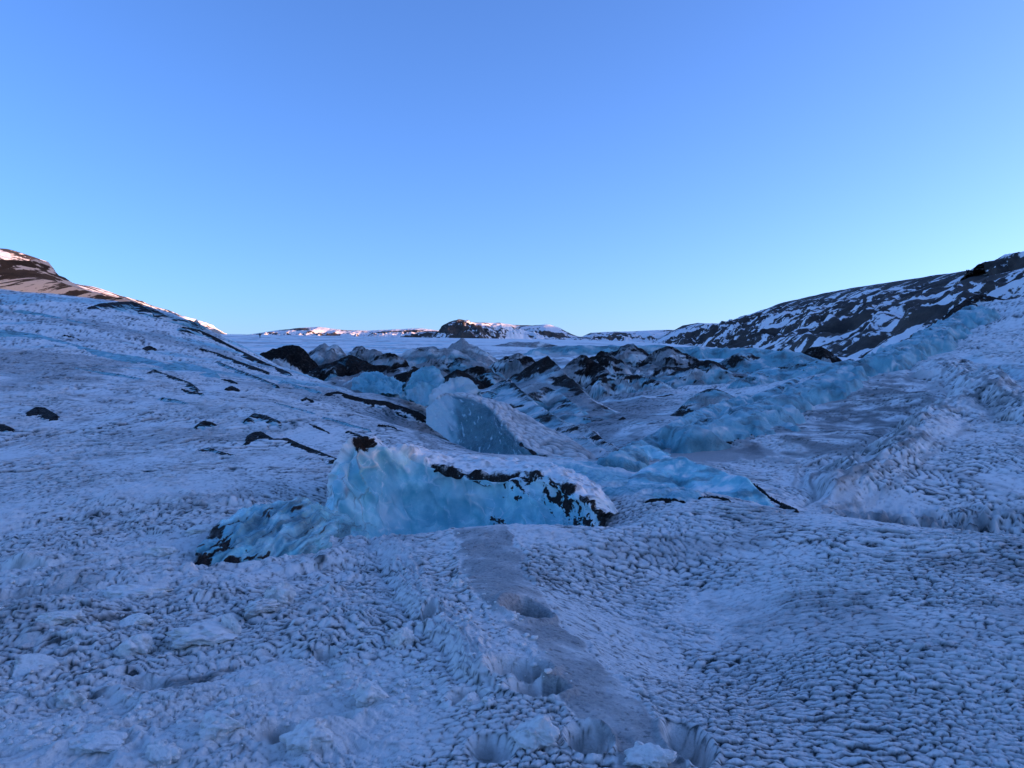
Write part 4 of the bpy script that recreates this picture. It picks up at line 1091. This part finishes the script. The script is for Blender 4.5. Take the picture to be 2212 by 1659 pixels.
lip = [(712, 1075, 10.7), (735, 1012, 10.8), (765, 968, 10.8), (796, 951, 10.9), (834, 965, 11.3), (885, 967, 11.7), (930, 977, 12.0), (985, 988, 12.2), (1050, 993, 12.3), (1112, 998, 12.3), (1180, 1006, 12.0), (1245, 1030, 11.4), (1292, 1062, 10.7), (1325, 1110, 10.0)]
lp2 = [(p[0] + 8, p[1] + 14, p[2] + 0.7) for p in lip]
lp3 = [(p[0] + 10, p[1] + 110, p[2] + 1.4) for p in lip]
NU, NV = 330, 200
Gw = loft([bot, mid1, mid2, rim, lip, lp2, lp3], NU, NV)
N_ = normals(Gw)
U_, V_ = arc(Gw)
vv = np.broadcast_to(np.linspace(0, 6, NV)[:, None], (NV, NU))
# real row parameter: distance in v relative to the rim of every column
rimv = np.array([V_[np.argmin(np.abs(Gw[:, j, 1] - crom([at(*p) for p in rim], NU)[j, 1]) + 2 * np.abs(Gw[:, j, 2] - crom([at(*p) for p in rim], NU)[j, 2])), j] for j in range(NU)])
below = rimv[None, :] - V_                                   # metres below the rim (negative: on top)
face = sstep(-0.02, 0.05, below)
wv1, wv2 = U_ * 2.1 + 0.25 * fbm(U_ * 2, V_ * 2, 3, 301), V_ * 1.9 + 0.25 * fbm(U_ * 2, V_ * 2, 3, 304)
ee, rid, ou, ov, f1 = voronoi(wv1 * 1.35, wv2 * 1.25, 0.95, 0.95, 1.0, 9)
cup = np.clip(f1, 0, 1.0) ** 2
leftend = sstep(1.9, 0.6, U_)
disp = face * (-0.36 * (0.55 - cup) * (0.55 + 0.6 * leftend) * sstep(-0.5, 0.3, fbm(U_ * 1.1, V_ * 1.1, 2, 319)) + 0.06 * fbm(U_ * 1.5, V_ * 1.5, 3, 311) + 0.008 * fbm(U_ * 9, V_ * 9, 2, 313))
disp += (1 - face) * (0.06 * fbm(U_ * 2.5, V_ * 3.5, 4, 315) + 0.02 * (1 - np.exp(-voronoi(U_ * 5.5, V_ * 8, 0.9, 0.6, 0.8, 12)[0] * 5)))
disp += 0.05 * np.exp(-(below / 0.10) ** 2) * fbm(U_ * 4, V_ * 0.5, 3, 317)
N_ = N_ * np.sign(np.mean(-N_[20:60, :, 1]))
Gw = Gw + N_ * disp[..., None]
wpx, wpy = project(Gw[..., 0], Gw[..., 1], Gw[..., 2])
# dirt: black cap at the left peak, ragged band under the right rim, blotches at the right end
edge_n = fbm(U_ * 4.5, V_ * 4.5, 5, 321, 0.72)
band = sstep(905, 940, wpx) * sstep(0.20, 0.06, below + 0.10 * edge_n - 0.10 * sstep(1020, 1060, wpx) * fbm(U_ * 5, U_ * 0, 2, 325)) * sstep(-0.16, 0.02, below + 0.05 * edge_n) * sstep(-0.25, 0.15, fbm(U_ * 2.2, U_ * 0 + 3.3, 3, 327) + 0.18)
peak = sstep(34, 20, np.hypot(wpx - 784, (wpy - 955) * 1.5) + edge_n * 16)
blot = 0.0
for (bx, by, br) in ((1205, 1042, 26), (1222, 1092, 24), (1248, 1120, 22), (1225, 1105, 18), (1270, 1150, 26), (1185, 1060, 14), (1085, 1123, 14), (1290, 1165, 20), (1130, 1030, 26), (1118, 1048, 20), (1235, 1160, 16)):
    blot = np.maximum(blot, sstep(br * 1.0, br * 0.3, np.hypot(wpx - bx, wpy - by) + edge_n * br * 1.5))
veins = sstep(0.06, 0.02, np.abs(edge_n)) * leftend * 0.5 * sstep(0.0, 0.5, fbm(U_ * 2, V_ * 2, 2, 331))
watt = dict(dirt=np.clip(np.maximum.reduce([band, peak, blot * face, veins]), 0, 1) * 1.0,
            blue=np.clip(face * (0.62 + 0.30 * sstep(0.1, 0.9, below) + 0.35 * fbm(U_ * 1.6, V_ * 1.6, 3, 335) - 0.4 * np.exp(-np.maximum(ee, 0) * 14) * sstep(-0.1, 0.3, fbm(U_ * 3, V_ * 3, 2, 343))) + (1 - face) * 0.35 * sstep(0.0, 0.4, fbm(U_ * 1.3, V_ * 1.3, 3, 337)), 0, 1),
            silt=np.clip(0.35 * (1 - face) * sstep(0.0, 0.5, edge_n), 0, 1), grime_shade=np.clip(0.5 * (1 - face) * sstep(0.0, 0.6, fbm(U_ * 6, V_ * 9, 3, 339)) + face * 0.6 * leftend * sstep(0.09, 0.0, ee) * sstep(-0.1, 0.4, fbm(U_ * 2, V_ * 2, 3, 341)), 0, 1))


def emit_loft(name, label, cat, G, att, mat, snow_mask, face_name, top_name, group=None):
    n, m = G.shape[:2]
    f = grid_faces(n, m)
    loc = G.reshape(-1, 3).mean(0)
    loc[2] = float(base_height(loc[0], loc[1]))
    lab = (face_mean(snow_mask.astype(float), f) > 0.5).astype(int)
    lab[face_mean(att['dirt'], f) > 0.5] = 2
    return emit(name, label, cat, G.reshape(-1, 3), n, m, att, mat, loc, group, None, {0: face_name, 1: top_name, 2: 'dirt_cover'}, lab, 30)


emit_loft('ice_wall', 'big glassy blue ice wall with a black-capped peak, centre', 'ice wall', Gw, watt, MAT_CLEAR, below < 0, 'ice_face', 'snow_top')

# ---- leaning slab at the wall's left foot ------------------------------------------------
sb = [(418, 1225, 7.15), (450, 1242, 7.05), (500, 1240, 7.1), (560, 1232, 7.25), (610, 1212, 7.5), (660, 1185, 7.8), (705, 1175, 8.2), (745, 1178, 8.7), (790, 1172, 9.2)]
st = [(425, 1198, 7.35), (455, 1158, 7.75), (495, 1130, 8.05), (545, 1104, 8.4), (605, 1089, 8.75), (660, 1087, 9.0), (706, 1106, 9.2), (748, 1131, 9.4), (788, 1156, 9.5)]
sm = [(a_[0] * .5 + b_[0] * .5, a_[1] * .5 + b_[1] * .5 - 6, a_[2] * .5 + b_[2] * .5 - 0.12) for a_, b_ in zip(sb, st)]
sk = [(p[0] + 10, p[1] + 12, p[2] + 0.45) for p in st]
sk2 = [(p[0] + 16, p[1] + 130, p[2] + 1.0) for p in st]
sb0 = [(p[0], p[1] + 45, p[2] - 0.02) for p in sb]
Gs = loft([sb0, sb, sm, st, sk, sk2], 220, 150)
U_, V_ = arc(Gs)
Ns = normals(Gs)
Ns = Ns * np.sign(-Ns[..., 1:2] + 0.6 * Ns[..., 2:3] + 1e-9)
spx, spy = project(Gs[..., 0], Gs[..., 1], Gs[..., 2])
# layering runs up to the right
lay = (spx - 420) * 0.50 + (spy - 1100) * 0.86 + 10 * fbm(U_ * 2.2, V_ * 2.2, 3, 351)
ls = np.abs(((lay / 26.0) % 1.0) - 0.5) * 2
strm = ridged(lay / 17.0, (spx * 0.86 - spy * 0.5) / 90.0, 3, 353)
disp = 0.030 * strm + 0.035 * fbm(U_ * 2, V_ * 2, 3, 355) + 0.01 * fbm(U_ * 8, V_ * 8, 2, 357)
Gs = Gs + Ns * disp[..., None]
along = (spx * 0.86 - spy * 0.5)
dd = sstep(0.5, 0.7, fbm(lay / 11.0, along / 60.0, 4, 361) + 0.42 * sstep(580, 450, spx) - 0.1 * sstep(560, 650, spx))
dd = np.maximum(dd, sstep(24, 8, np.hypot((spx - 435) / 1.2, spy - 1222) + 10 * fbm(U_ * 5, V_ * 5, 3, 363)))
dd = np.maximum(dd, sstep(20, 8, np.hypot((spx - 505) / 1.2, spy - 1222) + 10 * fbm(U_ * 5, V_ * 5, 3, 365)))
satt = dict(dirt=np.clip(dd, 0, 1), blue=np.clip(1.1 + 0.3 * fbm(U_ * 2, V_ * 2, 3, 367) - 0.3 * sstep(0.8, 1.4, strm), 0, 1), silt=np.zeros_like(spx) + 0.12 * sstep(0.2, 0.6, fbm(U_ * 3, V_ * 3, 2, 369)), grime_shade=np.clip(0.36 + 0.6 * fbm(lay / 14.0, along / 80.0, 3, 368), 0, 0.75))
emit_loft('ice_slab', 'leaning streaked blue ice slab at the ice wall\'s left foot', 'ice slab', Gs, satt, MAT_CLEAR, np.zeros_like(spx), 'ice_face', 'snow_top')

# ---- dark speckled wedge behind the wall ---------------------------------------------------
wb_ = [(920, 915, 19.0), (950, 935, 18.6), (985, 965, 18.0), (1015, 990, 17.4), (1065, 1010, 16.6), (1115, 1018, 16.0), (1160, 1020, 15.6), (1192, 1012, 15.4)]
wt_ = [(922, 883, 19.6), (945, 862, 20.0), (968, 855, 20.2), (1005, 862, 20.0), (1056, 882, 19.0), (1090, 924, 17.8), (1140, 968, 16.6), (1190, 994, 15.8)]
wm_ = [(a_[0] * .5 + b_[0] * .5, a_[1] * .5 + b_[1] * .5, a_[2] * .5 + b_[2] * .5 - 0.1) for a_, b_ in zip(wb_, wt_)]
ws1 = [(940, 882, 20.6), (962, 862, 21.0), (988, 856, 21.2), (1028, 862, 21.2), (1085, 880, 20.6), (1130, 922, 19.2), (1175, 962, 17.6), (1205, 996, 16.2)]
ws2 = [(960, 890, 21.6), (985, 870, 22.2), (1015, 862, 22.6), (1062, 870, 22.6), (1135, 900, 21.6), (1200, 935, 20.0), (1250, 968, 18.2), (1262, 1000, 16.6)]
ws3 = [(p[0] + 40, p[1] + 35, p[2] + 0.6) for p in ws2]
ws4 = [(p[0] + 60, p[1] + 110, p[2] + 1.2) for p in ws2]
Gd = loft([wb_, wm_, wt_, ws1, ws2, ws3, ws4], 240, 190)
U_, V_ = arc(Gd)
Nd = normals(Gd)
Nd = Nd * np.sign(-Nd[..., 1:2] * 0.6 + 0.8 * Nd[..., 2:3] - 0.2 * Nd[..., 0:1] + 1e-9)
tops = crom([at(*p) for p in wt_], 240)
rimi = np.array([np.argmin(np.linalg.norm(Gd[:, j] - tops[j], axis=-1)) for j in range(240)])
ii = np.arange(190)[:, None] - rimi[None, :]
fw = sstep(2, -2, ii.astype(float))
dpx, dpy = project(Gd[..., 0], Gd[..., 1], Gd[..., 2])
e3, r3, o3, p3, g3 = voronoi(U_ * 3.2, V_ * 4.5, 0.9, 0.6, 0.7, 21)
disp = fw * (0.06 * fbm(U_ * 1.2, V_ * 1.2, 4, 371) + 0.015 * fbm(U_ * 6, V_ * 6, 2, 372)) + (1 - fw) * (0.06 * (1 - np.exp(-e3 * 5)) + 0.08 * fbm(U_ * 0.8, V_ * 0.8, 3, 373))
Gd = Gd + Nd * disp[..., None]
pale = sstep(1000, 965, dpx + 14 * fbm(U_ * 2, V_ * 2, 2, 375)) * fw
fleck = sstep(0.54, 0.68, fbm(U_ * 5.5 + V_ * 2, V_ * 2.6 - U_ * 1.0, 3, 377, 0.6))
rimd = sstep(14, 3, np.abs(ii + 3 + 6 * fbm(U_ * 2, U_ * 0, 3, 379))) * sstep(1080, 1110, dpx) * sstep(-0.2, 0.2, fbm(U_ * 1.6, V_ * 0.4, 3, 381) + 0.1)
datt = dict(dirt=np.clip(rimd * fw + 0.9 * sstep(1150, 1175, dpx) * fw * sstep(-0.2, 0.3, fbm(U_ * 3, V_ * 3, 3, 383)), 0, 1),
            blue=np.clip(fw * (0.95 - 0.45 * pale - 0.45 * fleck * (1 - pale)), 0, 1), silt=np.clip((1 - fw) * 0.5 * sstep(-0.1, 0.5, fbm(U_ * 0.9, V_ * 0.9, 4, 385)) + 0.0 * fw, 0, 1),
            grime_shade=np.clip(fw * (1 - pale) * (1 - fleck) * 0.62 + (1 - fw) * 0.75 * np.exp(-e3 * 6), 0, 1))  # creases of the snowy back darkened in the colour
emit_loft('ice_wedge', 'dark-blue speckled ice wedge with a snowy back, behind the ice wall', 'ice block', Gd, datt, MAT_MID, fw < 0.5, 'ice_face', 'snow_back')


# ---- small white pyramid and blue faces behind the wedge ------------------------------------
def fin(name, label, cat, base_pts, top_pts, thick, seed, blue=0.7, dirtr=0.0, nu=90, nv=80, mat=None):
    mid = [(a_[0] * .5 + b_[0] * .5, a_[1] * .5 + b_[1] * .5, a_[2] * .5 + b_[2] * .5 - thick * 0.12) for a_, b_ in zip(base_pts, top_pts)]
    bk = [(p[0] + 3, p[1] + 8, p[2] + thick * 0.5) for p in top_pts]
    bk2 = [(p[0], b_[1] + 10, p[2] + thick * 1.4) for p, b_ in zip(top_pts, base_pts)]
    G = loft([base_pts, mid, top_pts, bk, bk2], nu, nv)
    U, V = arc(G)
    N = normals(G)
    N = N * np.sign(-N[..., 1:2] + 0.5 * N[..., 2:3] + 1e-9)
    sc = 1.0 / max(thick, 0.3)
    G = G + N * (0.10 * thick * ridged(U * sc * 1.3, V * sc * 1.3, 3, seed) + 0.04 * thick * ridged(U * sc * 5, V * sc * 3, 2, seed + 3))[..., None]
    sh = U.shape
    d = sstep(0.2, 0.5, fbm(U * sc * 2, V * sc * 2, 4, seed + 5) + dirtr - 0.3) if dirtr > 0 else np.zeros(sh)
    att = dict(dirt=d, blue=np.clip(blue + 0.5 * fbm(U * sc, V * sc, 3, seed + 7), 0, 1), silt=np.zeros(sh), grime_shade=0.25 * sstep(0, 0.5, fbm(U * sc * 3, V * sc * 3, 3, seed + 9)))
    return emit_loft(name, label, cat, G, att, mat or MAT_MID, np.zeros(sh), 'ice_face', 'snow_top')


fin('white_ice_pyramid', 'pale frosted ice pyramid behind the speckled wedge', 'ice block', [(925, 880, 26.5), (950, 886, 26.2), (985, 890, 26), (1012, 880, 26), (1028, 868, 26.5)],
    [(938, 866, 27), (962, 842, 27.4), (988, 828, 27.6), (1006, 832, 27.4), (1024, 856, 27)], 1.6, 401, 0.42)
fin('blue_ice_fin', 'steep blue ice face left of the pale pyramid', 'ice block', [(880, 868, 30), (905, 880, 29.5), (930, 885, 29), (955, 878, 29)],
    [(884, 846, 31), (900, 812, 31.5), (925, 806, 31.5), (958, 824, 31)], 1.4, 411, 0.8)
fin('blue_ice_fin', 'blue ice panel under the black hollow-sided ridge', 'ice block', [(762, 846, 44), (800, 858, 43), (840, 862, 42), (870, 862, 42)],
    [(766, 830, 45), (795, 815, 45), (830, 822, 45), (868, 838, 44)], 2.0, 421, 0.9)

# =====================================================================
# LOOSE ICE CLODS ON THE FOREGROUND
# =====================================================================
def clod(label, px, py, wpx_, hpx, seed, rot=0.0, blue=0.0, silt=0.15, sharp=0.35, sinkf=0.35, name='ice_clod', cat='ice clod'):
    g = ground_hit(px, py + hpx * 0.3)
    gz = float(ground_z(g[0], g[1])[0])
    k = g[1] / FOC
    a_, c_ = wpx_ * 0.5 * k, hpx * 0.62 * k
    b_ = a_ * 0.75
    bm = bmesh.new()
    bmesh.ops.create_icosphere(bm, subdivisions=5, radius=1.0)
    v = np.array([q.co[:] for q in bm.verts])
    f = np.array([[q.index for q in fc.verts] for fc in bm.faces])
    bm.free()
    x, y, z = v[:, 0].copy(), v[:, 1].copy(), v[:, 2].copy()
    n = fbm(x * 1.1 + seed, y * 1.1 + z * 0.7, 3, seed) * 0.35 + fbm(y * 1.6 - seed, z * 1.6 + x, 4, seed + 3) * 0.22
    cell = voronoi(x * 2.2 + z, y * 2.2 - z + seed, 0.9, 0.9, 1.0, seed % 7)[1] - 0.5
    n2 = fbm(x * 6, y * 6 + z * 5, 3, seed + 8) * 0.05
    rad = 1 + n + sharp * 0.5 * cell + n2 * 0.5
    # flatten facets
    d1 = np.array([math.cos(seed), math.sin(seed), 0.9])
    d1 /= np.linalg.norm(d1)
    P = v * rad[:, None]
    pr = P @ d1
    P = P - np.maximum(pr - 0.62, 0)[:, None] * d1 * 0.75
    P = P * np.array([a_, b_, c_])
    cr, sr = math.cos(rot), math.sin(rot)
    P = np.stack([P[:, 0] * cr - P[:, 1] * sr, P[:, 0] * sr + P[:, 1] * cr, P[:, 2]], 1)
    org = np.array([g[0], g[1], gz])
    P = P + org + np.array([0, 0, c_ * (1.15 - 2 * sinkf)])
    att = dict(dirt=np.zeros(len(P)), blue=np.full(len(P), blue), silt=np.clip(silt + 0.5 * fbm(x * 2, y * 2 + z * 2, 3, seed + 12), 0, 1), grime_shade=np.clip(0.3 * fbm(x * 3 + z, y * 3, 3, seed + 15), 0, 0.4))
    o = mesh_from(name, P, f, MAT_NEAR, att, None, org)
    o.location = org
    return tag(o, label, cat, 'loose ice clods on the foreground')


clod('long flat white ice clod near the left edge, below the streaked slab', 290, 1284, 118, 24, 1, 0.25)
clod('flat ice clod lying far left in the dark hollows', 130, 1352, 70, 22, 2, 0.3)
clod('rounded ice clod with flat sides, left of the small black hole', 290, 1388, 74, 44, 3, 0.1)
clod('small grey ice clod just above the rounded flat-sided one', 292, 1345, 56, 22, 4, 0.4)
clod('ice lump half buried at the left edge', 70, 1432, 84, 34, 5, 0.2)
clod('long smooth ice hump ending at the small black hole', 440, 1372, 130, 34, 6, 0.55)
clod('upright ice piece under the small black hole', 500, 1352, 38, 46, 7, 0.0, 0.2)
clod('ring-topped icy clod right of the small black hole', 606, 1290, 62, 42, 8, 0.3, 0.15, 0.3)
clod('long grey ice clod leading from the hole to the ring-topped clod', 562, 1316, 70, 22, 9, 0.5, 0.1, 0.4)
clod('large rounded ice clod on the bottom edge, left of centre', 672, 1606, 92, 44, 10, 0.5)
clod('pointed ice clod cut by the bottom edge', 352, 1642, 60, 40, 11, 0.2)
clod('broad low ice clod left of the pointed bottom one', 215, 1612, 110, 30, 12, -0.1)
clod('lumpy pair-shaped ice clod above the bottom edge', 478, 1588, 86, 44, 13, 0.4)
clod('knobbly ice clod in the dark rough patch at left', 158, 1502, 62, 40, 14, 0.1, 0.0, 0.35)
clod('small round ice clod beside the folded crust', 866, 1382, 46, 34, 15, 0.3)
clod('big angular ice clod between the two bottom boot holes', 1160, 1586, 100, 52, 16, -0.4)
clod('bright icy clod on the slab\'s right end', 706, 1156, 44, 26, 17, 0.2, 0.1)
clod('crusted pale ice clod in front of the streaked slab', 640, 1172, 46, 34, 18, 0.5, 0.15)
clod('flat ice clod at the smooth strip\'s left edge', 985, 1262, 40, 24, 19, 0.9)
clod('low white ice clod on the slope left of the slab', 350, 1198, 64, 16, 20, 0.1)
clod('thin white ice plate left of the low white clod', 210, 1205, 90, 14, 21, 0.1)
clod('pale ice plate resting high on the left foreground', 430, 1150, 60, 14, 22, 0.2)
clod('ice clod by the right boot hole at the bottom', 1400, 1640, 90, 40, 23, 0.1)
clod('grey ice clod in the trodden hollows beside the strip', 1020, 1490, 60, 36, 24, 0.8)
clod('wedge-shaped ice clod under the folded crust', 800, 1500, 70, 40, 25, 0.6)

# ---- crumbs of broken crust, too many to count ---------------------------------------
bm = bmesh.new()
bmesh.ops.create_icosphere(bm, subdivisions=2, radius=1.0)
cv = np.array([q.co[:] for q in bm.verts])
cf = np.array([[q.index for q in fc.verts] for fc in bm.faces])
bm.free()
NC = 1300
rc = np.random.default_rng(5)
cpx = np.concatenate([rc.uniform(-60, 1000, NC * 2), rc.normal(1060, 130, NC)])
cpy = np.concatenate([1659 - 480 * rc.random(NC * 2) ** 1.3, rc.uniform(1200, 1680, NC)])
cY = 1.75 * FOC / (cpy - CY)
cX = (cpx - CX) / FOC * cY
pick = ~in_poly(cpx, cpy, STRIP) & (fbm(cX * 1.1, cY * 1.1, 3, 501) + 0.25 * rc.normal(size=len(cX)) > 0.12)
cX, cY = cX[pick][:NC], cY[pick][:NC]
cZ = ground_z(cX, cY)
sz = 0.005 + 0.018 * rc.random(len(cX)) ** 3
V_all, F_all = [], []
for k in range(len(cX)):
    v = cv * (1 + 0.6 * fbm(cv[:, 0] * 1.3 + k, cv[:, 1] * 1.3 + cv[:, 2], 2, k % 9))[:, None]
    an = rc.uniform(0, 6.3)
    ca_, sa_ = math.cos(an), math.sin(an)
    v = v * np.array([1.3, 0.9, 0.6])
    v = np.stack([v[:, 0] * ca_ - v[:, 1] * sa_, v[:, 0] * sa_ + v[:, 1] * ca_, v[:, 2]], 1) * sz[k]
    V_all.append(v + np.array([cX[k], cY[k], cZ[k] + sz[k] * 0.2]))
    F_all.append(cf + k * len(cv))
V_all, F_all = np.concatenate(V_all), np.concatenate(F_all)
zc_ = np.zeros(len(V_all))
tag(mesh_from('ice_crumbs', V_all, F_all, MAT_NEAR, dict(dirt=zc_, blue=zc_, silt=zc_ + 0.1, grime_shade=zc_)), 'scattered crumbs of broken ice crust on the foreground', 'ice crumbs', kind='stuff')

# =====================================================================
# THE WALKER ON THE PLATEAU
# =====================================================================
def plain(name, col, rough=0.8):
    m, N, L, P = new_mat(name)
    c = mixc(N, L, noise(N, L, 9.0, 4), tuple(v * 0.7 for v in col), col)
    L.new(c, P.inputs['Base Color'])
    P.inputs['Roughness'].default_value = rough
    return m


def walker():
    g = ground_hit(565, 727, 150, 420)
    z0 = float(base_height(g[0], g[1])) + 0.02
    root = tag(empty('person', (g[0], g[1], z0)), 'tiny dark-clothed person standing on the far snow plateau', 'person')
    J = {'pel': (0, 0, .95, .15), 'spi': (0, 0, 1.2, .15), 'che': (0, .02, 1.38, .17), 'nek': (0, .03, 1.52, .06), 'hed': (0, .05, 1.62, .10), 'top': (0, .05, 1.72, .09),
         'shl': (-.18, .02, 1.42, .07), 'ell': (-.25, 0, 1.14, .055), 'wrl': (-.24, .1, .9, .04), 'hal': (-.24, .13, .81, .035),
         'shr': (.18, .02, 1.42, .07), 'elr': (.25, 0, 1.14, .055), 'wrr': (.24, .1, .9, .04), 'har': (.24, .13, .81, .035),
         'hil': (-.1, 0, .9, .11), 'knl': (-.12, .08, .5, .075), 'anl': (-.13, -.02, .1, .05), 'tol': (-.13, .14, .04, .045),
         'hir': (.1, 0, .9, .11), 'knr': (.12, .0, .5, .075), 'anr': (.13, -.12, .1, .05), 'tor': (.14, .04, .04, .045)}
    E_ = ['pel-spi', 'spi-che', 'che-nek', 'nek-hed', 'hed-top', 'che-shl', 'shl-ell', 'ell-wrl', 'wrl-hal', 'che-shr', 'shr-elr', 'elr-wrr', 'wrr-har',
          'pel-hil', 'hil-knl', 'knl-anl', 'anl-tol', 'pel-hir', 'hir-knr', 'knr-anr', 'anr-tor']
    ks = list(J)
    me = bpy.data.meshes.new('body')
    me.from_pydata([J[k][:3] for k in ks], [tuple(ks.index(q) for q in e_.split('-')) for e_ in E_], [])
    o = bpy.data.objects.new('body', me)
    COL.objects.link(o)
    o.parent = root
    md = o.modifiers.new('skin', 'SKIN')
    for i, k in enumerate(ks):
        me.skin_vertices[0].data[i].radius = (J[k][3], J[k][3])
    me.skin_vertices[0].data[0].use_root = True
    o.modifiers.new('sub', 'SUBSURF').render_levels = 2
    me.materials.append(plain('dark_clothing', (0.025, 0.027, 0.035)))
    bm = bmesh.new()
    bmesh.ops.create_uvsphere(bm, u_segments=16, v_segments=10, radius=0.125)
    for v in bm.verts:
        v.co.z = max(v.co.z, -0.01) * 0.9
        v.co += Vector((0, .05, 1.68))
    mh = bpy.data.meshes.new('helmet')
    bm.to_mesh(mh)
    bm.free()
    mh.materials.append(plain('helmet_shell', (0.05, 0.05, 0.06), 0.4))
    h = bpy.data.objects.new('helmet', mh)
    COL.objects.link(h)
    h.parent = root
    bm = bmesh.new()
    bmesh.ops.create_cube(bm, size=1)
    for v in bm.verts:
        v.co = Vector((v.co.x * .3, v.co.y * .18 - .2, v.co.z * .46 + 1.24))
    bmesh.ops.bevel(bm, geom=bm.edges[:], offset=0.05, segments=2, affect='EDGES')
    mb = bpy.data.meshes.new('backpack')
    bm.to_mesh(mb)
    bm.free()
    mb.materials.append(plain('pack_cloth', (0.03, 0.03, 0.03)))
    k = bpy.data.objects.new('backpack', mb)
    COL.objects.link(k)
    k.parent = root
    root.rotation_euler.z = 0.5


walker()
